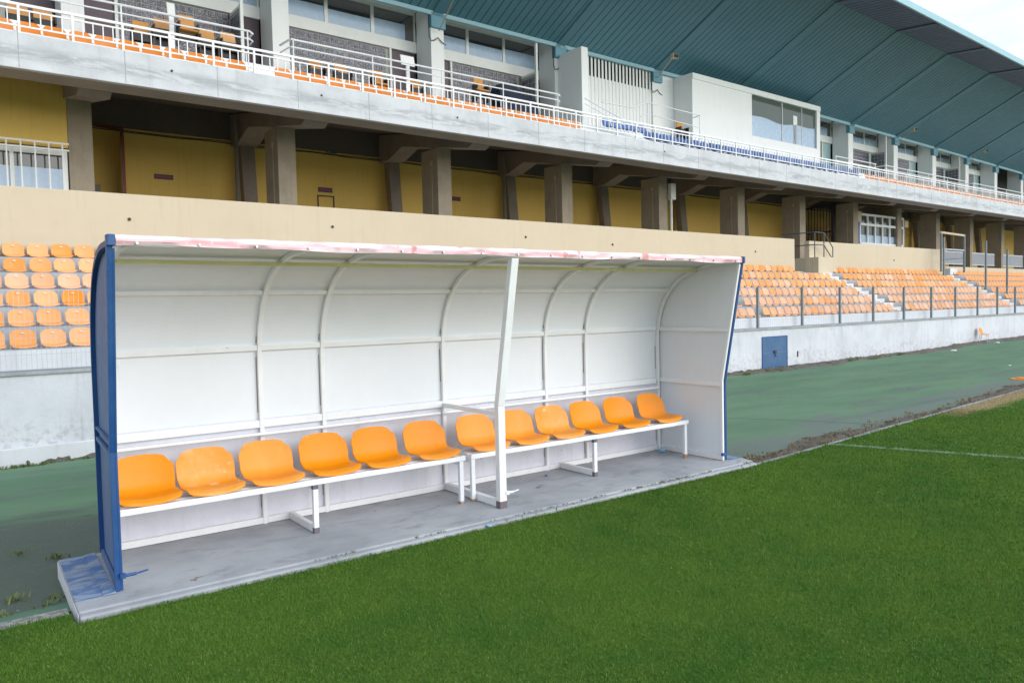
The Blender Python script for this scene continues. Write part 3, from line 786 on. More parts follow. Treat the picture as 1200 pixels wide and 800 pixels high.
# ------------------------------------------------------------------ seat shells
def shell_mesh(name, W, D, Hh, th=.007, nu=14, rec=.16, thick_tag=True):
    """one-piece plastic seat: pan, tight curve, backrest with chamfered upper corners. Front edge at y=0, back towards +y."""
    path = []       # (y, z, halfwidth)
    def pan(u):     # rounded front lip
        return
    pts = [(-.004, -.018), (.0, -.004), (.012, .008), (.04, .014), (.10, .010), (.18, .006), (D*.66, .008), (D*.78, .018), (D*.87, .045), (D*.925, .085), (D*.955, .13)]
    top = D + rec*.35
    for k in range(1, 8):
        u = k/7; pts.append((D*.955 + (top-D*.955)*u**1.1, .13 + (Hh-.13)*u))
    n = len(pts); L = [0]
    for a, b in zip(pts, pts[1:]): L.append(L[-1]+math.hypot(b[0]-a[0], b[1]-a[1]))
    T = L[-1]
    vs = []; fs = []
    for (y, z), l in zip(pts, L):
        u = l/T
        hw = W/2
        if u < .14: hw *= .80 + .20*math.sqrt(max(0, 1-(1-u/.14)**2))     # rounded front corners
        if .42 < u < .62: hw *= 1 - .045*math.sin((u-.42)/.20*math.pi)         # waist at the fold
        if u > .82: hw *= 1 - .26*((u-.82)/.18)**1.25                           # chamfer towards the top
        for i in range(nu+1):
            s = -1+2*i/nu
            up_ = s*s
            yy = y - (.030*up_ if u > .5 else .03*up_*max(0, (u-.3)/.2) if u > .3 else 0) + (.02*up_**2 if u < .08 else 0)
            zz = z + (.020*up_ if u < .45 else .02*up_*max(0, 1-(u-.45)/.15) if u < .6 else 0) - (.016*s**4 if u > .9 else 0)
            vs.append((s*hw, yy, zz))
    m2 = nu+1
    for r in range(n-1):
        for i in range(nu): fs.append((r*m2+i, r*m2+i+1, (r+1)*m2+i+1, (r+1)*m2+i))
    me = bpy.data.meshes.new(name); me.from_pydata(vs, [], fs)
    for p in me.polygons: p.use_smooth = True
    return me
def add_shell(name, me, mat, loc, rz, label, cat, group, solid=True):
    o = bpy.data.objects.new(name, me); COL.objects.link(o); o.location = loc; o.rotation_euler.z = rz
    tag(o, label, cat, group); return o
def thicken(me, th):
    """give the sheet a real thickness and a closed edge"""
    import bmesh
    bm = bmesh.new(); bm.from_mesh(me); bmesh.ops.recalc_face_normals(bm, faces=bm.faces)
    bmesh.ops.solidify(bm, geom=bm.faces[:], thickness=th)
    bmesh.ops.recalc_face_normals(bm, faces=bm.faces)
    bm.to_mesh(me); bm.free()
    for p in me.polygons: p.use_smooth = True
    me.set_sharp_from_angle(angle=math.radians(50))
big = shell_mesh('bench_seat', .425, .345, .272); thicken(big, .008)
ORD = ['nearest', 'second', 'third', 'fourth', 'fifth', 'sixth']
bx = [.262, .706, 1.166, 1.645, 2.105, 2.595, 3.158, 3.637, 4.10, 4.568, 5.045, 5.563]
blab = ['orange seat on the near bench touching the blue end panel', 'orange seat second along from the blue end panel, pale scuffs on top',
        'orange seat third along from the blue end panel', 'orange seat fourth along from the blue end panel, right of the bench leg', 'orange seat next but one before the centre post gap',
        'orange seat at the end of the near bench, last before the bench gap', 'orange seat partly hidden behind the white centre post', 'orange seat just past the white centre post',
        'scuffed orange seat with pale rub marks on its backrest', 'orange seat above the second bench leg, third from the white end panel', 'orange seat second from the white end panel',
        'orange seat at the far end of the bench by the white end panel']
for i, x in enumerate(bx):
    me = big.copy(); me.materials.append(MT['orange_scuff' if i in (1, 8) else 'orange'])
    add_shell('shell_seat', me, None, (x, .372+random.uniform(-.006, .006), .447), random.uniform(-.03, .03), blab[i], 'seat', 'orange shell seats along the dugout benches')

# small litter
def crumple(name, x, y, z, r, mat, label, cat='litter', flat=.6, seed=0):
    rr = random.Random(seed); mb = MB(); vs = []; fs = []; n, k = 9, 6
    for i in range(k+1):
        ph = math.pi*i/k
        for j in range(n):
            q = r*rr.uniform(.55, 1.15); a = 2*math.pi*j/n
            vs.append((x+q*math.sin(ph)*math.cos(a), y+q*math.sin(ph)*math.sin(a), z+r*flat+q*flat*math.cos(ph)))
    for i in range(k):
        for j in range(n): fs.append((i*n+j, i*n+(j+1) % n, (i+1)*n+(j+1) % n, (i+1)*n+j))
    mb.add(vs, fs); return tag(build(mb, name, mat), label, cat)
crumple('paper_scrap', 5.88, .80, .001, .045, 'paper_blue', 'crumpled pale blue paper in the inner corner of the slab', seed=1)
crumple('bottle_cap', 4.05, .73, .001, .018, 'cap_blue', 'small dark blue cap lying on the slab behind the bench', seed=2, flat=.4)
crumple('paper_scrap', 29.4, 7.66, base_z(29), .11, 'paper_white', 'white paper scrap by the wall, nearer of two', seed=3, flat=.35)
crumple('paper_scrap', 34.0, 7.95, base_z(34), .13, 'paper_white', 'white paper scrap at the wall foot beside the lone chair', seed=4, flat=.35)
crumple('paper_scrap', 22.4, 3.2, -.165, .06, 'paper_white', 'small white scrap alone out on the green track', seed=5, flat=.35)
crumple('wrapper', -.52, .02, -.112, .035, 'cap_blue', 'bright blue wrapper in the gravel left of the slab', seed=6, flat=.3)
crumple('wrapper', 2.62, -.30, -.02, .03, 'paper_blue', 'pale blue wrapper on the slab edge in front of the centre post', seed=7, flat=.25)
mb = MB(); mb.tube([(18.36, 1.45, -.125), (18.36, 1.45, -.095)], .26, 20)
mb.tube([(18.36, 1.45, -.095), (18.36, 1.45, -.07)], .15, 20)
tag(build(mb, 'training_marker', 'orange_bright'), 'flat orange marker disc lying on the track at the picture edge', 'marker')

# ------------------------------------------------------------------ stand: wall, terrace, seats
S = dict(stand=True)
pw = thing('pitch_wall', (20, 8.1, -.6), 'long low white rendered wall in front of the seats, with blue metal door', 'wall', stand=True)
build(MB().box(-40, 90, 8.0, 8.2, -1.0, .90), 'wall_body', 'pitch_wall', pw)
build(MB().box(-40, 9, 7.93, 7.9985, -1.0, -.155), 'plinth', 'riser_white', pw, bevel=.012)
build(MB().box(-40, 90, 7.965, 8.215, .9015, .955), 'coping_course', 'coping', pw, bevel=.008)
dr = build(MB().box(18.89, 20.17, 7.985, 7.9995, -.25, .67), 'door', 'blue_door', pw)
build(MB().box(18.86, 20.20, 7.978, 7.9975, .672, .70).box(18.86, 18.888, 7.978, 7.9975, -.27, .67).box(20.172, 20.20, 7.978, 7.9975, -.27, .67), 'door_frame', 'blue_paint', pw)
build(MB().box(19.44, 19.56, 7.95, 7.984, .18, .26).tube([(19.5, 7.955, .17), (19.5, 7.955, .10), (19.55, 7.955, .10)], .012, 8), 'padlock', 'black', dr)
build(MB().box(18.90, 20.16, 7.978, 7.9845, .20, .215), 'door_seam', 'blue_sheet', dr)
build(MB().box(20.75, 20.82, 7.992, 7.9992, .0, .18), 'vent', 'black', pw)

TR = [8.30+.7*k for k in range(6)]; ZR = [1.285+.325*k for k in range(6)]
terr = thing('seating_terrace', (20, 10, .5), 'stepped grey concrete terrace rising behind the white wall', 'terrace', stand=True)
poly = [(8.22, .5), (8.22, .93), (TR[0], .93)]
for k in range(6):
    poly += [(TR[k], ZR[k]), (TR[k+1] if k < 5 else 12.29, ZR[k])]
poly += [(12.29, .5)]
build(MB().prism(poly, 'x', -40, 90), 'steps', 'terrace', terr)
build(MB().box(-40, 90, TR[0]-.006, TR[0]-.0005, .935, ZR[0]-.02), 'front_riser', 'riser_white', terr)
def aisle(a, b, shift):
    for k in range(5):
        dz = .1625; s0 = a+shift*k
        build(MB().box(s0, s0+(b-a), TR[k+1]-.30, TR[k+1]-.0005, ZR[k]+.0005, ZR[k]+dz), 'aisle_step', 'step_white', terr)
        build(MB().box(s0, s0+(b-a), TR[k+1]-.0004, TR[k+1]+.10, ZR[k+1]+.0005, ZR[k+1]+.005).box(s0, s0+(b-a), TR[k+1]-.006, TR[k+1]-.0005, ZR[k]+dz+.002, ZR[k+1]+.004), 'step_nosing', 'step_white', terr)
aisle(28.42, 29.18, .125); aisle(40.15, 41.0, .17)

seatmesh = {}
for k, mt in (('bright', 'orange_bright'), ('orange', 'orange_faded'), ('peach', 'peach_faded')):
    me = shell_mesh('stand_seat', .355, .30, .265, nu=8); thicken(me, .008); me.materials.append(MT[mt]); seatmesh[k] = me
tagm = bpy.data.meshes.new('number_tag')
q = MB().box(-.022, .022, .280, .286, .205, .222); tagm.from_pydata(q.v, [], q.f); tagm.materials.append(MT['seat_tag'])
BR = {5: [76, 886, 895, 901, 909, 936, 979, 990, 1000, 1023, 1047, 1071, 1081, 1090, 1108, 1126, 1154], 4: [1, 959, 1001, 1081, 1106, 1148, 1168, 1190], 3: [971, 1036, 1061, 1080, 1085, 1114, 1163, 1168, 1176, 1195], 2: [88, 949, 1010], 1: [975, 1105, 1115], 0: []}
ROWN = ['lowest', 'second', 'third', 'fourth', 'fifth', 'top']
seats = []; hidden = []
for k in range(6):
    segs = [(-9.0, 27.4 if k == 5 else 28.36+.125*k), (29.26+.13*k, 40.0+.17*k), (41.1+.25*k, 58)]
    for si, (a, b) in enumerate(segs):
        off = .295 + .045*k
        i0 = math.ceil((a+.2-off)/.402) if si != 1 else None
        s = off + i0*.402 if si != 1 else a+.2
        if si == 2: s = a+.2
        while s < b-.1:
            zz = ZR[k]; P = pix(toW(s, TR[k]+.1, zz+.15))
            vis = P[0] < 118 if si == 0 and P[0] < 500 else P[0] > 852
            if -18 < P[0] < 1216 and vis:
                if not (k == 1 and 869 < P[0] < 876) and not (k == 0 and 893 < P[0] < 898):
                    seats.append((P[2], k, si, s, P[0]))
            elif si == 0: hidden.append((k, s))
            s += .402
seats.sort()
use = {}
for d, k, si, s, px in seats:
    br = any(abs(px-b) < .45*(FPX*.402/d*.55) for b in BR[k])
    if br: c = 'bright'
    elif px < 200: c = 'peach' if k == 3 else 'orange'
    else: c = ('orange' if random.random() < .75 else 'peach') if k >= 3 else ('peach' if random.random() < .8 else 'orange')
    use[(k, si, s)] = c
SECT = ['', 'between both stair aisles', 'past the second stair aisle']
CNAME = {'bright': 'bright orange seat', 'orange': 'faded orange shell seat', 'peach': 'pale peach bleached shell seat'}
cnt = 0; rest = MB(); protos = {}
for d, k, si, s, px in seats:
    c = use[(k, si, s)]
    near = px < 200
    pos = 'left of the dugout' if near else ('between dugout and first stair aisle' if si == 0 else SECT[si])
    if cnt < 298:
        o = bpy.data.objects.new('stand_seat', seatmesh[c]); COL.objects.link(o)
        o.location = toW(s, TR[k]+.03, ZR[k]+.022); o.rotation_euler.z = ANG+random.uniform(-.03, .03); o.rotation_euler.x = random.uniform(-.02, .02)
        tag(o, f'{CNAME[c]}, {ROWN[k]} terrace row, {pos}', 'seat', f'{c} seats of the {ROWN[k]} terrace row {pos}')
        if near:
            tg = bpy.data.objects.new('number_tag', tagm); COL.objects.link(tg); tg.parent = o
        cnt += 1
    else:
        me = seatmesh['orange']
        A = Matrix.Rotation(0, 3, 'Z')
        rest.add([(v.co.x+s, v.co.y+TR[k]+.03, v.co.z+ZR[k]+.022) for v in me.vertices], [tuple(p.vertices) for p in me.polygons])
for k, s in hidden:
    me = seatmesh['orange']; rest.add([(v.co.x+s, v.co.y+TR[k]+.03, v.co.z+ZR[k]+.022) for v in me.vertices], [tuple(p.vertices) for p in me.polygons])
o = build(rest, 'far_stand_seats', 'orange_faded', stand=True, smooth=True); o.modifiers.clear()
tag(o, 'remaining rows of faded orange seats at the far end of the terrace', 'seats', kind='stuff')

# fence on the coping
fen = thing('wall_fence', (20, 8.08, .955), 'grey post and wire mesh fence along the top of the white wall', 'fence', stand=True)
ps = [16.5, 18.8, 21.2, 23.5, 25.77, 28.08, 30.36, 32.56, 34.78, 36.92, 39.0, 41.2, 43.4, 45.6] + [14.2-2.3*i for i in range(0, 6)]
ps += [-1.9, -4.2]
for s in ps: build(MB().box(s-.035, s+.035, 8.05, 8.12, .9555, 2.19), 'fence_post', 'grey_post', fen, bevel=.004)
mb = MB(); s = -4.2
while s < 46:
    st = .065 if s < 4 else .10
    if s < 3 or s > 14: mb.box(s-.0022, s+.0022, 8.0838, 8.0862, .965, 2.17)
    s += st
for z in (.985, 1.2, 1.45, 1.7, 1.95, 2.165): mb.box(-4.2, 46, 8.0815, 8.0837, z-.0025, z+.0025)
build(mb, 'wire_mesh', 'wire', fen)
build(MB().box(-4.2, 46, 8.05, 8.12, .956, .974), 'bottom_rail', 'grey_post', fen)

# lone chair at the wall
ch = thing('plastic_chair', (35.3, 7.75, base_z(35)), 'small orange plastic chair on grey tube legs standing by the white wall', 'chair', stand=True)
zc = base_z(35)+.03
mec = shell_mesh('seat_shell', .44, .42, .40); thicken(mec, .01); mec.materials.append(MT['orange_bright'])
o = bpy.data.objects.new('seat_shell', mec); COL.objects.link(o); o.parent = ch; o.location = (.0, 0, .46); o.rotation_euler.z = 0
o.location = (0, -.24, .45)
for sx in (-.15, .15):
    for sy, dy in ((-.17, -.10), (.14, .09)):
        build(MB().tube([(35.3+sx*.9, 7.75+sy, zc+.44), (35.3+sx, 7.75+sy+dy, zc-.02)], .013, 8), 'leg', 'chrome', ch)
ch.scale = (.74, .74, .74); ch.location = toW(34.45, 7.72, base_z(34.5)+.02)
# parapets
def parapet(s0, s1, z0, z1, label, t0=12.3):
    p = thing('parapet_wall', ((s0+s1)/2, t0+.1, z0), label, 'wall', stand=True)
    build(MB().box(s0, s1, t0, t0+.22, z0, z1), 'wall_body', 'beige', p, bevel=.01)
    return p
p1 = parapet(-40, 27.64, 2.6, 4.31, 'long plain beige parapet wall above the terrace seats and behind the dugout')
build(MB().box(-40, 27.63, 12.288, 12.2995, 2.95, 3.45), 'lower_band', 'beige', p1)
for s_, z_ in ((2.62, 3.78), (7.2, 3.72), (13.35, 3.83), (24.5, 3.70), (36.0, 3.6)):
    pass
mb = MB()
for s_, z_ in ((2.62, 3.78), (7.2, 3.84), (13.35, 3.83), (17.0, 3.73), (24.9, 3.72)): mb.tube([(s_, 12.2995, z_), (s_, 12.28, z_)], .035, 10)
build(mb, 'drain_hole', 'black', p1)
p2 = parapet(28.75, 41.7, 2.6, 4.28, 'beige parapet wall between the vomitory stair and the mesh gate frame')
build(MB().box(30.25, 41.69, 12.286, 12.2995, 2.95, 3.50), 'lower_band', 'beige', p2)
build(MB().tube([(36.2, 12.2995, 3.62), (36.2, 12.28, 3.62)], .035, 10), 'drain_hole', 'black', p2)
vom = thing('stair_cheek', (29.5, 12, 2.5), 'beige stair block with dark handrails at the gap between the parapets', 'wall', stand=True)
build(MB().box(28.78, 30.2, 11.9, 12.2975, 2.5, 3.58), 'stair_block', 'beige', vom, bevel=.01)
build(MB().box(28.78, 28.95, 12.53, 14.4, 2.5, 3.58), 'cheek_wall', 'beige', vom, bevel=.01)
build(MB().box(27.66, 28.77, 12.4, 14.6, 2.5, 2.9), 'stair_floor', 'terrace', vom)
hr = thing('stair_handrail', (29.3, 12.1, 3.5), 'dark blue tube handrail bending down beside the gap in the parapet', 'handrail', stand=True)
T_ = 12.05
for zz in (4.62, 4.10):
    dz = zz-4.62
    pts = [(28.75, 13.6, zz+.02), (28.75, T_, zz), (29.47, T_, zz), (30.18, T_, 4.02+dz*.98)]
    build(MB().tube(pts, .021, 8), 'rail', 'dark_rail', hr, smooth=True)
for s_, z0, z1 in ((28.75, 3.58, 4.62), (29.47, 3.58, 4.62), (30.18, 2.92, 4.02)):
    build(MB().tube([(s_, T_, z0), (s_, T_, z1)], .022, 8), 'rail_post', 'dark_rail', hr, smooth=True)
# third, low parapet with mesh barriers above
p3 = parapet(42.6, 80, 2.6, 3.44, 'low beige parapet at the far right below grey mesh barriers', 12.6)

fr_ = thing('gate_frame', (41.8, 11.9, 3.08), 'open grey steel gate frame with crossbars standing on the terrace', 'gate frame', stand=True)
build(MB().bar((40.42, 11.9, 3.09), (40.42, 11.9, 5.15), .08, .08, (0, 1, 0)), 'frame_post', 'grey_post', fr_)
build(MB().bar((43.22, 11.9, 3.09), (43.22, 11.9, 5.10), .08, .08, (0, 1, 0)), 'frame_post', 'grey_post', fr_)
build(MB().bar((40.3, 11.9, 5.10), (43.22, 11.9, 5.05), .06, .10), 'crossbar', 'lamp_beige', fr_)
build(MB().bar((40.46, 11.9, 4.26), (43.18, 11.9, 4.26), .05, .07), 'crossbar', 'mesh_grey', fr_)
build(MB().bar((40.46, 11.9, 3.70), (43.18, 11.9, 3.85), .03, .04), 'crossbar', 'dark_rail', fr_)
for (s_, t_, z0, z1), lb in zip(((41.84, 10.35, ZR[2], 4.6), (42.6, 9.65, ZR[1], 4.14), (40.0, 11.6, ZR[4], 4.8)), ('tall thin grey pole at the second stair aisle', 'shorter thin grey pole on the terrace right of the taller one', 'thin dark pole standing just left inside the gate frame')):
    tag(build(MB().box(s_-.04, s_+.04, t_-.04, t_+.04, z0, z1), 'steel_pole', 'grey_post', stand=True, bevel=.004), lb, 'pole', 'poles at the second stair aisle')
cb = MB().box(42.0, 42.9, 12.1, 12.5, 2.95, 3.3)
tag(build(cb, 'concrete_block', 'step_white', stand=True, bevel=.01), 'pale concrete block at the head of the second stair aisle', 'block')

# ------------------------------------------------------------------ the grandstand
CS = [2.23, 7.70, 13.33, 19.05, 24.72, 30.41, 35.80, 41.31, 46.6, 51.95, 57.3, 62.9, 68.4]        # near faces of the concourse columns
PS = [2.28, 7.86, 13.52, 19.25, 24.97, 30.69, 36.25, 41.72, 47.18, 52.57, 57.78, 62.93, 68.2]      # near faces of the upper piers
CW, PW = .56, .535
gs = thing('grandstand', (25, 17, 2.9), 'concrete grandstand with ochre concourse, balcony, white boxes and sweeping teal roof', 'grandstand', stand=True)
build(MB().box(-30, 95, 12.55, 22, 2.7, 3.0), 'concourse_floor', 'step_white', gs)
build(MB().box(-30, 95, 21.2, 21.5, 3.0, 7.82), 'concourse_wall', 'ochre', gs)
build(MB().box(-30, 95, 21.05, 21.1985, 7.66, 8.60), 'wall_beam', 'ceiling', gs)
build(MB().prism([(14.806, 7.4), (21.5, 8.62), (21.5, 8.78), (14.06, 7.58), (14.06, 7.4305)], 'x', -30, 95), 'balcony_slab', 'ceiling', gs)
build(MB().box(-30, 95, 14.056, 14.80, 7.04, 7.43), 'soffit_band', 'soffit_concrete', gs, bevel=.01)
fa = build(MB().box(-30, 95, 13.90, 14.055, 7.035, 7.79), 'balcony_fascia', 'fascia', gs, bevel=.012)
for s_ in np.arange(-1.1, 56, 2.05): build(MB().box(s_-.006, s_+.006, 13.8965, 13.8995, 7.06, 7.785), 'joint', 'coping', fa)
for s_ in (4.0, 7.75, 12.1, 21.5): build(MB().tube([(s_, 13.8995, 7.50), (s_, 13.885, 7.50)], .03, 10), 'weep_hole', 'black', fa)
for i, s_ in enumerate(CS):
    cl = build(MB().box(s_, s_+CW, 17.0, 18.05, 3.0, 7.30), 'column', 'col_concrete', gs, bevel=.012)
    if 0 < i < 9: build(MB().tube([(s_-.014, 17.35, 3.05), (s_-.014, 17.35, 6.75)], .013, 5).box(s_-.05, s_-.002, 17.30, 17.40, 6.75, 6.90), 'conduit', 'lamp_beige', cl)
    a, b = s_-.06, s_+CW+.09
    bt_ = lambda t_: 6.93+.19*(t_-15.06)
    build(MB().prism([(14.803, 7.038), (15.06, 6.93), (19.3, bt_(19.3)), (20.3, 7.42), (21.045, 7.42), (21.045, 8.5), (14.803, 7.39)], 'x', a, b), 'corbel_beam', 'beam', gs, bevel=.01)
    build(MB().tube([(a+.05, 14.815, 7.05), (b-.05, 14.815, 7.05)], .012, 6), 'edge_strip', 'lamp_beige', gs)
    c0 = s_ + .16
    build(MB().hexa([(c0, 20.30, 3.0), (c0+.46, 20.30, 3.0), (c0+.46, 20.62, 3.0), (c0, 20.62, 3.0), (c0, 20.70, 7.415), (c0+.46, 20.70, 7.415), (c0+.46, 21.04, 7.415), (c0, 21.04, 7.415)]), 'raking_column', 'beam', gs)
r3 = random.Random(2)
for z_ in (7.57, 7.53):
    pts = [(s_, 21.02, z_ - .03*abs(math.sin(s_*.9)) + r3.uniform(-.01, .01)) for s_ in np.arange(-4, 60, .5)]
    build(MB().tube(pts, .018, 5), 'cable_run', 'cable', gs)
for s_, t_, r in ((7.47, 20.0, .065), (18.75, 20.3, .065)):
    build(MB().tube([(s_, t_, 3.0), (s_, t_, 8.1)], r, 8), 'drain_pipe', 'pipe_grey', gs, smooth=True)
dp = build(MB().tube([(25.40, 16.90, 3.0), (25.40, 16.90, 6.75)], .06, 10), 'drain_pipe', 'pipe_white', gs, smooth=True)
build(MB().box(25.30, 25.62, 16.80, 16.99, 6.35, 7.05), 'hopper', 'pipe_white', dp, bevel=.01)
# nearest room: bright ochre wall flush with the columns, barred window
build(MB().box(-30, -1.85, 17.02, 17.3, 3.0, 7.9).box(-1.85, 2.225, 17.02, 17.3, 6.05, 7.9).box(-1.85, 2.225, 17.02, 17.3, 3.0, 4.62), 'room_wall', 'ochre', gs)
wn = build(MB().box(-1.85, 2.20, 17.05, 17.12, 4.62, 4.72).box(-1.85, 2.20, 17.05, 17.12, 5.86, 5.97).box(2.11, 2.20, 17.05, 17.12, 4.72, 5.86).box(-1.05, -.96, 17.05, 17.12, 4.72, 5.86).box(.96, 1.05, 17.05, 17.12, 4.72, 5.86), 'window', 'white_frame', gs)
build(MB().box(-1.85, 2.225, 17.125, 17.14, 4.62, 6.05), 'pane', 'glass_low', wn)
build(MB().box(-1.84, 2.10, 17.115, 17.1235, 4.73, 5.52), 'film', 'pale_film', wn)
for s_ in np.arange(-1.78, 2.2, .295): build(MB().box(s_-.016, s_+.016, 16.70, 16.73, 4.60, 6.10), 'bar', 'white_frame', wn)
for z_ in (4.84, 5.93, 6.09): build(MB().box(-1.85, 2.20, 16.69, 16.699, z_-.022, z_+.022), 'bar_rail', 'white_frame', wn)
build(MB().box(2.10, 2.225, 18.06, 21.19, 3.0, 8.0), 'room_return', 'ochre', gs)
df = build(MB().box(3.0, 4.36, 21.13, 21.1985, 7.62, 7.69).box(4.29, 4.36, 21.13, 21.1985, 3.0, 7.62), 'door_frame', 'red_frame', gs)
build(MB().hexa([(4.25, 21.12, 3.0), (4.29, 21.10, 3.0), (4.12, 20.2, 3.0), (4.07, 20.2, 3.0), (4.25, 21.12, 7.5), (4.29, 21.10, 7.5), (4.12, 20.2, 7.2), (4.07, 20.2, 7.2)]), 'door', 'brown_door', df)
build(MB().box(3.0, 3.55, 20.6, 21.0, 3.0, 5.75), 'cupboard', 'pipe_grey', gs, bevel=.02)
def wall_sign(s0, s1, z0, z1, green=False):
    sg = build(MB().box(s0, s1, 21.17, 21.1985, z0, z1), 'wall_sign', 'sign_green' if green else 'sign_navy', gs)
    h = z1-z0
    mb = MB()
    if green: mb.box(s0+.06, s0+.14, 21.166, 21.1698, z0+.25*h, z0+.75*h).box(s0+.17, s1-.05, 21.166, 21.1698, z0+.42*h, z0+.6*h)
    else:
        r = random.Random(int(s0*10)); x = s0+.03
        while x < s1-.05:
            w = r.uniform(.025, .05); mb.box(x, x+w, 21.166, 21.1698, z0+.28*h, z0+.72*h); x += w+.013
    build(mb, 'sign_lettering', 'sign_white' if green else 'sign_red', sg)
wall_sign(5.21, 5.78, 6.16, 6.31); wall_sign(10.80, 11.35, 6.16, 6.33); wall_sign(16.7, 17.1, 6.24, 6.41); wall_sign(11.16, 11.58, 7.62, 7.74, True)
build(MB().box(10.76, 11.42, 21.17, 21.1985, 6.0, 6.04).box(10.76, 10.80, 21.17, 21.1985, 4.5, 6.0).box(11.38, 11.42, 21.17, 21.1985, 4.5, 6.0), 'hatch_frame', 'black', gs)
# dark barred gate across the concourse, kiosk with white window
gt = build(MB().box(40.86, 40.94, 17.95, 18.10, 3.0, 7.45), 'security_gate', 'navy_gate', gs)
mb = MB()
for i in range(10):
    t_ = 18.2+i*.19; mb.box(40.88, 40.92, t_-.014, t_+.014, 3.03, 7.2)
for z_ in (5.75, 7.22): mb.box(40.87, 40.93, 18.10, 20.1, z_-.04, z_+.04)
build(mb, 'gate_grille', 'navy_gate', gt)
build(MB().box(41.95, 47.5, 17.10, 17.4, 3.0, 5.0), 'kiosk_front', 'white_frame', gs)
fr = MB(); K0, K1 = 42.3, 47.65
for z0, z1 in ((5.005, 5.10), (6.08, 6.22), (6.66, 6.78)): fr.box(K0, K1, 17.10, 17.2, z0, z1)
for i in range(7):
    s_ = K0 + (K1-K0)*i/6; fr.box(s_-.055, s_+.055, 17.105, 17.195, 5.10, 6.08); fr.box(s_-.055, s_+.055, 17.105, 17.195, 6.22, 6.66)
kw = build(fr, 'kiosk_window', 'white_frame', gs)
build(MB().box(K0, K1, 17.205, 17.22, 5.01, 6.77), 'pane', 'glass_low', kw)
build(MB().box(K0+.1, K1-.1, 17.196, 17.2035, 5.11, 5.55), 'film', 'pale_film', kw)
build(MB().box(41.75, 42.28, 17.02, 17.35, 6.26, 6.86), 'kiosk_box', 'lamp_beige', gs, bevel=.01)
build(MB().box(47.7, 48.15, 17.05, 17.35, 6.20, 6.62), 'kiosk_box', 'lamp_beige', gs, bevel=.01)
build(MB().box(41.95, 42.15, 17.06, 17.25, 5.01, 6.25), 'kiosk_jamb', 'blue_paint', gs)
for s0, s1 in ((49.3, 52.5), (53.7, 57.4), (58.9, 62.6)):
    bp = build(MB().box(s0, s1, 15.5, 15.53, 4.62, 4.69).box(s0, s1, 15.5, 15.53, 3.86, 3.92), 'mesh_barrier', 'mesh_grey', gs)
    mb = MB()
    for s_ in np.arange(s0+.03, s1, .07): mb.box(s_-.016, s_+.016, 15.505, 15.525, 3.92, 4.62)
    build(mb, 'barrier_mesh', 'mesh_grey', bp)

# ---- upper level
build(MB().box(-30, 95, 14.06, 15.5, 7.635, 7.86), 'balcony_step', 'white_wall', gs)
build(MB().box(-30, 95, 15.5, 16.2, 7.85, 8.35), 'balcony_step', 'white_wall', gs)
build(MB().box(-30, 95, 16.2, 18.7, 8.2, 8.78), 'balcony_step', 'white_wall', gs)
def ze(s): return float(np.interp(s, [-30, 28, 41, 52.4, 62.4, 95], [12.06, 12.06, 11.90, 11.74, 11.57, 11.0]))
def zf(s): return float(np.interp(s, [-40, 19, 31, 36.5, 42, 47.5, 62, 95], [14.72, 14.66, 14.58, 14.50, 14.43, 14.36, 14.2, 13.8]))
for i, s_ in enumerate(PS):
    if 27 < s_ < 37: continue
    z1 = ze(s_)-.02
    pi_ = build(MB().box(s_, s_+PW, 17.5, 18.47, 8.5, z1-.47), 'pier', 'white_wall', gs, bevel=.008)
    build(MB().box(s_+.01, s_+PW-.01, 17.63, 18.47, z1-.4695, z1+.3), 'pier_head', 'white_wall', pi_)
    build(MB().box(s_-.03, s_+PW+.03, 17.40, 17.625, z1-.49, z1+.02), 'roof_bracket', 'bracket_blue', gs, bevel=.01)
FT = 18.5
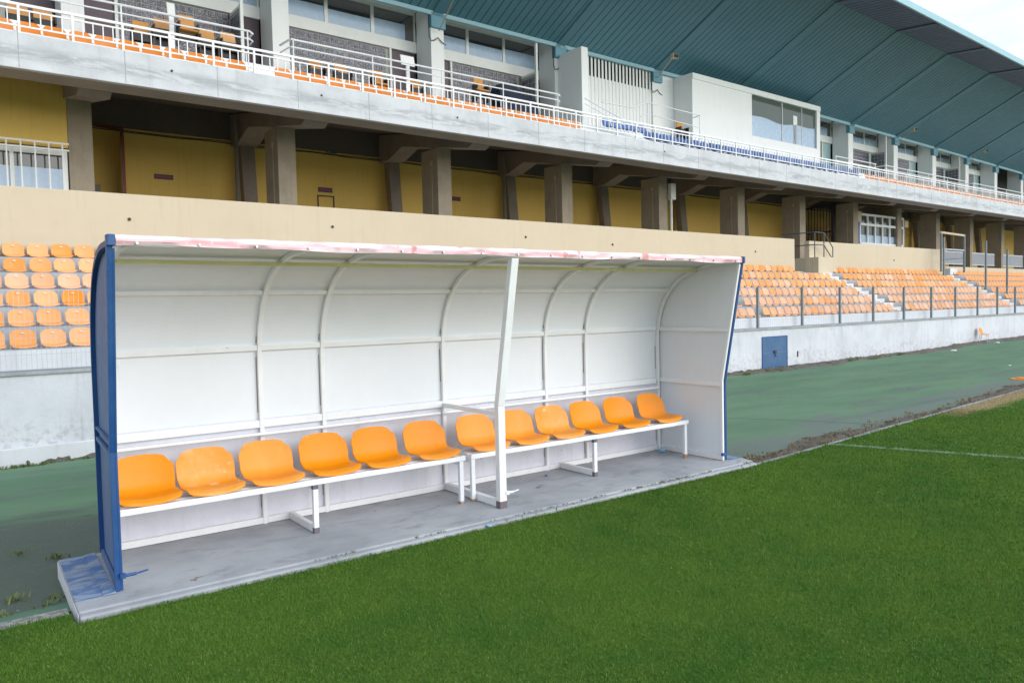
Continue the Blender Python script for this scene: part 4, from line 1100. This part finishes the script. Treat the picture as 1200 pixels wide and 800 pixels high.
def bay(s0, s1, mirrored, door='purple_door', blocks=True):
    zt = (ze(s0)+ze(s1))/2 + .10
    l0, l1, z0 = 10.92, 11.30, 8.79
    build(MB().box(s0, s1, FT-.03, FT+.2, l0, l1), 'lintel', 'white_frame', gs, bevel=.006)
    build(MB().box(s0, s1, FT-1.0, FT+.6, zt+.20, zt+.34), 'box_ceiling', 'white_wall', gs)
    wn = MB(); n = 3
    for i in range(n+1):
        s_ = s0+(s1-s0)*i/n; a, b = max(s0, s_-.06), min(s1, s_+.06); wn.box(a, b, FT+.02, FT+.12, l1+.001, zt+.199)
    for i in range(n): wn.box(s0+(s1-s0)*i/n+.061, s0+(s1-s0)*(i+1)/n-.061, FT+.025, FT+.115, zt+.09, zt+.198)
    w0 = build(wn, 'window', 'white_frame', gs)
    for i in range(n):
        a, b = s0+(s1-s0)*i/n+.062, s0+(s1-s0)*(i+1)/n-.062
        build(MB().box(a, b, FT+.06, FT+.075, l1+.002, zt+.089), 'pane', 'glass', w0)
        f0 = (.42, .38, .44)[i]
        build(MB().box(a, b-(.35 if i == 2 and not mirrored else 0), FT+.05, FT+.0585, l1+.003, l1+.003+(zt+.09-l1)*f0*1.35), 'film', 'pale_film', w0)
    dw = 1.0
    d0, d1 = (s1-dw, s1) if not mirrored else (s0, s0+.92)
    g0, g1 = (s0, d0-.08) if not mirrored else (d1+.08, s1-.95)
    build(MB().box(d0, d1, FT+.08, FT+.12, z0, l0-.001), 'door', door, gs)
    m0 = d0-.08 if not mirrored else d1
    build(MB().box(m0+.001, m0+.079, FT, FT+.13, z0, l0-.001), 'door_post', 'white_frame', gs)
    if mirrored: build(MB().box(s1-.93, s1-.001, FT+.08, FT+.12, z0, l0-.001), 'door', door, gs)
    gb = build(MB().box(g0, g1, FT+.07, FT+.15, z0, l0-.001), 'glass_block_wall', 'mortar', gs)
    mb = MB(); bw = .205; s_ = g0+.02
    while s_+bw < g1+.02:
        z_ = l0-.03
        while z_-bw > z0:
            mb.box(s_+.017, s_+bw-.017, FT+.05, FT+.0695, z_-bw+.017, z_-.017); z_ -= bw
        s_ += bw
    build(mb, 'glass_bricks', 'glass_block', gb)
    if mirrored:
        sx = s1-.94
        build(MB().box(sx, sx+.09, FT-.98, FT-.89, z0, zt+.2), 'screen_post', 'white_frame', gs)
        sc_ = build(MB().box(sx, sx+.07, FT-.888, FT-.031, 10.80, 10.88), 'side_screen', 'white_frame', gs)
        build(MB().box(sx+.02, sx+.05, FT-.888, FT-.031, z0, 10.799), 'screen_panel', 'mortar', sc_)
        mb = MB()
        for t_ in np.arange(FT-.88, FT-.22, .205):
            for z_ in np.arange(z0+.07, 10.55, .205): mb.box(sx+.005, sx+.0195, t_+.017, t_+.188, z_+.017, z_+.188)
        build(mb, 'glass_bricks', 'glass_block', sc_)
ends = [(PS[i]+PW+.005, PS[i+1]-.005) for i in range(len(PS)-1)]
bay(-2.9, 2.275, False)
bay(*ends[0], True); bay(*ends[1], False); bay(*ends[2], True)
bay(37.0, 41.715, False, 'cyan_door')
for i in (7, 8, 9, 10): bay(*ends[i], i % 2 == 1, 'cyan_door')
build(MB().box(-30, -2.91, FT, FT+.2, 8.4, 12.4), 'upper_wall', 'white_wall', gs)
build(MB().box(19.42, 19.76, 16.15, 17.49, 7.9, 11.66), 'fin_wall', 'white_wall', gs, bevel=.008)
lv = build(MB().box(19.80, 24.95, 17.566, 17.65, 7.9, 11.2), 'louvre_screen', 'white_wall', gs)
build(MB().box(19.80, 24.95, 18.3, 18.4, 10.9, 12.4), 'louvre_recess', 'louvre_dark', lv)
mb = MB(); n = 24
for i in range(n+1):
    s_ = 19.87 + (24.86-19.87)*i/n; mb.box(s_-.052, s_+.052, 17.55, 17.5655, 8.4, 12.05)
build(mb, 'louvre_slats', 'white_frame', lv)
build(MB().box(25.515, 37.0, 17.55, 17.8, 7.9, 12.4), 'upper_wall', 'white_wall', gs)
bx0, bx1, bt = 26.45, 36.96, 16.5
pb = build(MB().box(bx0, 30.9, bt, 17.54, 7.9, 11.69).box(30.901, bx1, bt, 17.54, 7.9, 9.73).box(36.64, bx1, bt, 17.54, 9.731, 11.69).box(bx0, bx1, bt-.035, 17.54, 11.691, 11.95), 'press_box', 'white_wall', gs, bevel=.01)
build(MB().box(30.91, 36.63, bt+.98, bt+1.03, 9.74, 11.68), 'box_lining', 'interior_dark', pb)
for a, b in ((30.91, 33.55), (33.61, 35.35), (35.38, 36.63)):
    build(MB().box(a, b, bt+.11, bt+.125, 9.74, 11.68), 'pane', 'glass_box', pb)
    k = 8; prof = [(a+(b-a)*j/k, 9.745+1.02-.11*math.sin((a+(b-a)*j/k-30.9)*.62)-.05*math.sin((a+(b-a)*j/k)*2.3)) for j in range(k+1)]
    build(MB().prism([(a+.02, 9.745)]+[(b-.02, 9.745)]+[(min(max(x_, a+.02), b-.02), z_) for x_, z_ in reversed(prof)], 'y', bt+.10, bt+.1085), 'film', 'pale_film', pb)
build(MB().box(33.56, 33.60, bt+.08, bt+.14, 9.74, 11.69), 'mullion', 'white_frame', pb)
build(MB().box(35.352, 35.378, bt+.09, bt+.13, 9.74, 11.69), 'mullion', 'white_frame', pb)
build(MB().box(34.6, 34.95, bt+.1, bt+.12, 9.74, 11.2), 'box_curtain', 'white_frame', pb)

# ---- roof: steep ribbed soffit from the brackets out to the fold, then nearly level to the edge
ss = []; s_ = -14.0; pitch = .325
while s_ < 90: ss.append(s_); s_ += pitch
rows = []
for s_ in ss:
    for ds, dz in ((.0, 0), (.285, 0), (.2905, .032), (.3195, .032)): rows.append((s_+ds, dz))
TE, TF, TFR = 17.5, 12.19, 10.42
def zfr(s): return zf(s)-.16
nr = [[(s_, t_, ze(s_)+(zf(s_)-ze(s_))*u+dz) for t_, u in ((TE, 0), (15.7, .339), (14, .659), (TF+.005, .999))] for s_, dz in rows]
mb = MB(); k = 4; mb.add([v for r in nr for v in r], [(i*k+j, i*k+j+1, (i+1)*k+j+1, (i+1)*k+j) for i in range(len(nr)-1) for j in range(k-1)])
rf = build(mb, 'roof_soffit', 'roof_soffit', gs)
nr = [[(s_, TF, zf(s_)+dz), (s_, TFR+.03, zfr(s_)+dz)] for s_, dz in rows]
mb = MB(); mb.add([v for r in nr for v in r], [(i*2, i*2+1, i*2+3, i*2+2) for i in range(len(nr)-1)])
build(mb, 'eaves_soffit', 'roof_navy', gs)
SS = list(np.linspace(-14, 90, 60))
def skin(fn, name, mat, par=gs):
    mb = MB(); prof = [fn(s_) for s_ in SS]; k = len(prof[0])
    mb.add([v for r in prof for v in r], [(i*k+j, i*k+(j+1) % k, (i+1)*k+(j+1) % k, (i+1)*k+j) for i in range(len(SS)-1) for j in range(k)] + [tuple(range(k-1, -1, -1)), tuple(range((len(SS)-1)*k, len(SS)*k))])
    return build(mb, name, mat, par)
skin(lambda s_: [(s_, 10.33, zfr(s_)-.02), (s_, 10.42, zfr(s_)-.02), (s_, 10.42, zfr(s_)+.26), (s_, 10.33, zfr(s_)+.26)], 'roof_edge', 'roof_edge')
skin(lambda s_: [(s_, 10.425, zfr(s_)+.14), (s_, 12.2, zf(s_)+.16), (s_, 17.6, ze(s_)+.9), (s_, 23, ze(s_)+1.5), (s_, 23, ze(s_)+1.6), (s_, 17.6, ze(s_)+1.0), (s_, 12.2, zf(s_)+.3), (s_, 10.425, zfr(s_)+.25)], 'roof_top', 'roof_navy')
skin(lambda s_: [(s_, 17.40, ze(s_)-.10), (s_, 17.52, ze(s_)-.10), (s_, 17.52, ze(s_)+.02), (s_, 17.40, ze(s_)+.04)], 'eave_beam', 'roof_edge')
for i, s_ in enumerate(PS):
    c = s_+PW/2; e, f_ = ze(c), zf(c)
    d = .055; w = .21
    build(MB().prism([(17.42, e+.04-d), (TF, f_-d), (TF, f_+.01), (17.42, e+.05)], 'x', c-w, c+w), 'roof_rib', 'roof_soffit', rf, bevel=.015)
    build(MB().prism([(TF-.002, f_-d), (TFR+.04, zfr(c)-d), (TFR+.04, zfr(c)+.01), (TF-.002, f_+.01)], 'x', c-w, c+w), 'roof_rib', 'roof_navy', rf, bevel=.015)
build(MB().box(-30, 95, 20.8, 21.0, 8.9, 13.0), 'rear_wall', 'white_wall', gs)
build(MB().box(-30, 95, 19.6, 19.65, 8.79, 12.5), 'inner_partition', 'interior_dark', gs)

# floodlights under the roof
def flood(px_s, t_, z_, base, label, head=True):
    f = thing('floodlight', (px_s, t_, z_), label, 'floodlight', 'floodlights under the teal roof', stand=True)
    k = 1.15
    build(MB().hexa([(px_s-.16*k, t_-.10, z_-.10), (px_s+.16*k, t_-.10, z_-.10), (px_s+.13*k, t_+.08, z_-.08), (px_s-.13*k, t_+.08, z_-.08), (px_s-.16*k, t_-.13, z_+.08), (px_s+.16*k, t_-.13, z_+.08), (px_s+.13*k, t_+.06, z_+.10), (px_s-.13*k, t_+.06, z_+.10)]), 'lamp_housing', 'lamp_beige', f, bevel=.02)
    build(MB().box(px_s-.13, px_s+.13, t_-.138, t_-.118, z_-.075, z_+.06), 'lamp_glass', 'glass_low', f)
    build(MB().tube([base, (px_s, t_+.05, z_)], .02, 6), 'lamp_arm', 'lamp_beige', f)
flood(24.4, 15.8, 12.08, (25.2, 17.38, 11.75), 'beige floodlight on an arm beside the louvred white screen')
flood(46.1, 15.8, 11.77, (47.4, 17.38, 11.5), 'beige floodlight under the roof above the white bays past the press box')
flood(56.5, 15.8, 11.64, (58.0, 17.38, 11.35), 'beige floodlight near the far end of the roof')
flood(13.45, 15.7, 12.10, (13.78, 17.38, 11.45), 'floodlight on the arm rising from the blue bracket at the picture top')

for i in (2, 3, 4):
    s_ = PS[i]; z_ = ze(s_)
    build(MB().tube([(s_-.09, 17.48, z_-.1), (s_-.09, 17.47, z_-.85), (s_-.02, 17.46, z_-.98), (s_+.12, 17.46, z_-.94), (s_+.27, 17.46, z_-.82), (s_+.42, 17.46, z_-.95), (s_+.6, 17.46, z_-1.02)], .016, 5), 'wall_cable', 'cable', gs)

# balcony railing
br = thing('balcony_railing', (25, 13.98, 7.79), 'white steel balcony railing with balusters along the fascia top', 'railing', stand=True)
build(MB().box(-6, 66, 13.955, 14.0, 8.37, 8.43), 'top_rail', 'white_rail', br, bevel=.006)
build(MB().box(-6, 66, 13.963, 13.992, 8.27, 8.305), 'mid_rail', 'white_rail', br)
build(MB().box(-6, 66, 13.963, 13.992, 7.93, 7.965), 'bottom_rail', 'white_rail', br)
pk = [-5.03+1.003*i for i in range(71)]
far_b = MB(); nb_ = 0
for s_ in pk:
    if s_ > -1.1: build(MB().box(s_-.024, s_+.024, 13.954, 14.001, 7.7915, 8.3695), 'rail_post', 'white_rail', br)
for s_ in pk:
    if s_ < -1.1: continue
    for j in range(1, 5):
        x = s_+j*.2006
        if nb_ < 100: build(MB().box(x-.011, x+.011, 13.967, 13.988, 7.9655, 8.2695), 'baluster', 'white_rail', br); nb_ += 1
        else: far_b.box(x-.011, x+.011, 13.967, 13.988, 7.9655, 8.2695)
build(far_b, 'far_balusters', 'white_rail', br)['kind'] = 'stuff'

# seats on the balcony
bs = {}
for c, mt in (('orange', 'orange_bright'), ('blue', 'seat_blue')):
    me = shell_mesh('tier_seat', .455, .33, .36, nu=8); thicken(me, .008); me.materials.append(MT[mt]); bs[c] = me
def bal_row(s0, s1, c, label, group, t_=14.20, z_=7.89, step=.502):
    s_ = s0
    while s_ <= s1+.01:
        o = bpy.data.objects.new('tier_seat', bs[c]); COL.objects.link(o)
        o.location = toW(s_, t_, z_); o.rotation_euler.z = ANG+random.uniform(-.02, .02)
        tag(o, label, 'seat', group); s_ += step
bal_row(.21, 5.75, 'orange', 'orange shell seat low behind the railing in the nearest bays, before the first gap', 'orange balcony seats before the first gap')
bal_row(6.95, 17.95, 'orange', 'orange shell seat behind the railing between the first gap and the louvred screen', 'orange balcony seats up to the louvred screen')
bal_row(21.2, 36.9, 'blue', 'blue shell seat directly behind the balcony railing below the white press box', 'blue balcony seats of the front row', z_=8.0)
bal_row(38.0, 60, 'orange', 'orange shell seat behind the far balcony railing, past the blue seats', 'far orange balcony seats')
bal_row(20.0, 22.2, 'blue', 'blue shell seat in the short raised row by the louvred screen', 'raised blue seats by the louvred screen', 15.15, 8.50)
bal_row(22.7, 36.9, 'blue', 'blue shell seat in the second balcony row below the press box', 'blue balcony seats of the second row', 15.0, 8.27)
def tipup(kind):
    t = thing('tip_up_chair', (0, 0, 0), 'tip-up chair', 'chair')
    build(MB().hexa([(-.23, .30, .42), (.23, .30, .42), (.23, .345, .42), (-.23, .345, .42), (-.20, .37, .88), (.20, .37, .88), (.20, .41, .88), (-.20, .41, .88)]), 'backrest', 'chair_orange', t, bevel=.015)
    if kind: build(MB().hexa([(-.22, .02, .36), (.22, .02, .36), (.22, .30, .36), (-.22, .30, .36), (-.22, .0, .40), (.22, .0, .40), (.22, .30, .41), (-.22, .30, .41)]), 'seat', 'chair_orange', t, bevel=.012)
    else: build(MB().hexa([(-.22, .17, .30), (.22, .17, .30), (.22, .23, .30), (-.22, .23, .30), (-.22, .20, .56), (.22, .20, .56), (.22, .26, .56), (-.22, .26, .56)]), 'seat', 'black', t, bevel=.012)
    build(MB().box(-.21, .21, .30, .36, .16, .355), 'seat_hinge', 'black', t)
    for sx in (-.245, .245): build(MB().box(sx-.018, sx+.018, .10, .40, .0, .42).box(sx-.018, sx+.018, .05, .38, .44, .60), 'side_frame', 'black', t)
    return t
tp = {1: tipup(1), 0: tipup(0)}
used = {1: False, 0: False}
chairs = [(1.25, 9.35, 0, 'orange tip-up chair in the nearest bay, farther from the pale pier'), (1.76, 9.35, 0, 'orange tip-up chair right beside the pale pier of the nearest bay'),
          (3.98, 9.50, 0, 'orange tip-up chair, first of five in front of the glass block wall'), (4.50, 9.68, 0, 'orange tip-up chair, second of five in front of the glass block wall'),
          (5.13, 9.90, 1, 'orange tip-up chair standing highest, middle of the five'), (5.66, 9.65, 0, 'orange tip-up chair, fourth of five in front of the glass block wall'), (6.24, 9.66, 0, 'orange tip-up chair by the slim white screen post, last of five'),
          (8.80, 9.38, 0, 'orange tip-up chair, first behind the double rail of the second bay'), (9.66, 9.40, 0, 'orange tip-up chair, second behind the double rail of the second bay'),
          (10.92, 9.41, 1, 'orange tip-up chair, third behind the double rail of the second bay'), (12.3, 9.36, 0, 'orange tip-up chair below the purple door of the second bay'), (14.9, 9.83, 1, 'orange tip-up chair tipped forward, just past the second white pier'),
          (16.2, 9.2, 0, 'orange tip-up chair half under the navy cover'), (25.5, 9.66, 0, 'lone orange tip-up chair beside the press box')]
for s_, zt_, kind, lb in chairs:
    o = tp[kind] if not used[kind] else dup(tp[kind], (0, 0, 0), 0, lb)
    used[kind] = True
    o.location = toW(s_, 16.3 if s_ < 22 else 16.1, zt_-.88); o.rotation_euler = (0, 0, ANG); o['label'] = lb; o['group'] = 'tip-up chairs on the balcony'
# navy cover over chairs
mb = MB(); n = 12; vs = []
for i in range(n+1):
    u = i/n; s_ = 15.65+1.75*u; h = 9.42 + .38*math.sin(math.pi*min(1, u*1.3+.12))**.6 + .03*math.sin(u*17)
    vs += [(s_, 16.35, 8.79), (s_, 16.40, h-.14), (s_, 16.50, h), (s_, 16.85, h+.03), (s_, 17.0, h-.15), (s_, 17.03, 8.79)]
k = 6; mb.add(vs, [(i*k+j, i*k+j+1, (i+1)*k+j+1, (i+1)*k+j) for i in range(n) for j in range(k-1)] + [tuple(range(k-1, -1, -1)), tuple(range(n*k, n*k+k))])
tag(build(mb, 'chair_cover', 'navy', stand=True, smooth=True), 'dark navy cloth cover draped over chairs on the balcony', 'cover')
def white_board(s_, t_, z_, label, w=.25):
    o = thing('notice_stand', (s_, t_, 7.86), label, 'stand', 'small white boards on the balcony', stand=True)
    build(MB().hexa([(s_-w, t_, z_-.16), (s_+w, t_, z_-.16), (s_+w, t_+.04, z_-.16), (s_-w, t_+.04, z_-.16), (s_-w, t_+.06, z_+.17), (s_+w, t_+.06, z_+.17), (s_+w, t_+.10, z_+.17), (s_-w, t_+.10, z_+.17)]), 'board', 'white_frame', o, bevel=.008)
    build(MB().box(s_-.06, s_+.06, t_+.02, t_+.08, 8.36, z_-.161), 'stub_post', 'white_frame', o)
white_board(11.75, 16.1, 9.72, 'small white board on a stub in front of the purple door')
white_board(4.62, 16.1, 9.78, 'small white board behind the double rail in front of the glass blocks', .10)
# double rails of the boxes
def box_rail(s0, s1, z, label, r0=True, r1=True, t_=15.8):
    o = thing('box_rail', ((s0+s1)/2, t_, 8.35), label, 'railing', 'double tube rails of the balcony boxes', stand=True)
    for dz in (0, -.21):
        pts = [(s0, t_, z+dz), (s1, t_, z+dz)]
        if r1: pts += [(s1+.12, t_+.08, z+dz-.02), (s1+.14, t_+.4, z+dz-.02)]
        if r0: pts = [(s0-.10, t_+.6, z+dz-.02), (s0-.06, t_+.08, z+dz-.02)] + pts
        build(MB().tube(pts, .030 if dz == 0 else .022, 8), 'rail', 'white_rail', o, smooth=True)
    n = max(2, int((s1-s0)/2.4)+1)
    for i in range(n):
        s_ = s0+.05+(s1-s0-.1)*i/(n-1); build(MB().tube([(s_, t_, 8.35), (s_, t_, z)], .022, 8), 'rail_post', 'white_rail', o, smooth=True)
box_rail(-3, 6.55, 9.50, 'double white tube rail across the first bay, ending by the slim white screen post', False, True)
box_rail(7.75, 17.9, 9.52, 'long double white tube rail across the bays up to the projecting white fin', True, True)
box_rail(37.2, 41.5, 9.29, 'double white tube rail just past the press box', False, True)
box_rail(42.6, 53.4, 9.33, 'double white tube rail of the middle bays past the press box', True, True)
box_rail(54.6, 66.0, 9.32, 'double white tube rail at the far end of the balcony', True, False)
sr = thing('stair_rail', (21, 15.5, 7.87), 'thin white stair rails in front of the louvred screen', 'railing', stand=True)
build(MB().tube([(18.95, 15.5, 9.47), (22.2, 15.5, 8.65)], .024, 8, True), 'sloping_rail', 'white_rail', sr, smooth=True)
build(MB().tube([(18.95, 15.5, 9.27), (21.6, 15.5, 8.6)], .018, 8, True), 'sloping_rail', 'white_rail', sr, smooth=True)
build(MB().tube([(19.9, 15.6, 9.50), (21.5, 15.5, 9.49), (22.4, 15.5, 9.83), (25.67, 15.5, 9.76), (25.75, 15.9, 9.75)], .022, 8), 'upper_rail', 'white_rail', sr, smooth=True)
build(MB().tube([(22.0, 15.5, 9.2), (22.4, 15.5, 9.36), (25.66, 15.5, 9.24)], .018, 8), 'upper_rail', 'white_rail', sr, smooth=True)
for s_ in (22.4, 25.66): build(MB().tube([(s_, 15.5, 8.3), (s_, 15.5, 9.80)], .02, 8), 'rail_post', 'white_rail', sr)

# ------------------------------------------------------------------ light
w = bpy.data.worlds.new('World'); scn.world = w; w.use_nodes = True
t = w.node_tree; bg = t.nodes['Background']
SUN_EL, SUN_AZ = math.radians(20), math.radians(155)     # azimuth from +Y towards +X: a veiled sun behind the camera
sky = t.nodes.new('ShaderNodeTexSky'); sky.sky_type = 'NISHITA'; sky.sun_disc = False
sky.sun_elevation = SUN_EL; sky.sun_rotation = SUN_AZ; sky.air_density = 1.0; sky.dust_density = 2.0; sky.ozone_density = 1.0
tc = t.nodes.new('ShaderNodeTexCoord')
mp = t.nodes.new('ShaderNodeMapping'); mp.inputs['Scale'].default_value = (1, 1, 2.4); t.links.new(tc.outputs['Generated'], mp.inputs['Vector'])
cl = noise(t, mp.outputs[0], 2.1, 8, .6, .3)
cf = ramp(t, cl, .30, .56)
cfa = mul(t, mul(t, cf, .52), .42, 'ADD')
cloud = (5.4, 5.85, 6.5)
mx = mixc(t, cfa, sky.outputs[0], cloud)
t.links.new(mx, bg.inputs['Color']); bg.inputs['Strength'].default_value = .13
sun = bpy.data.lights.new('sun', 'SUN'); sun.energy = 1.5; sun.angle = math.radians(60); sun.color = (.96, .985, 1)
so = bpy.data.objects.new('sun', sun); COL.objects.link(so)
dv = Vector((math.sin(SUN_AZ)*math.cos(SUN_EL), math.cos(SUN_AZ)*math.cos(SUN_EL), math.sin(SUN_EL)))
so.rotation_euler = (-dv).to_track_quat('-Z', 'Y').to_euler()
so.location = (20, 60, 60)
vs_ = scn.view_settings; vs_.view_transform = 'Standard'; vs_.look = 'None'; vs_.gamma = 1; vs_.exposure = .70; vs_.use_curve_mapping = False
scn.render.engine = 'CYCLES'
scn.cycles.max_bounces = 6; scn.cycles.diffuse_bounces = 4; scn.cycles.glossy_bounces = 3
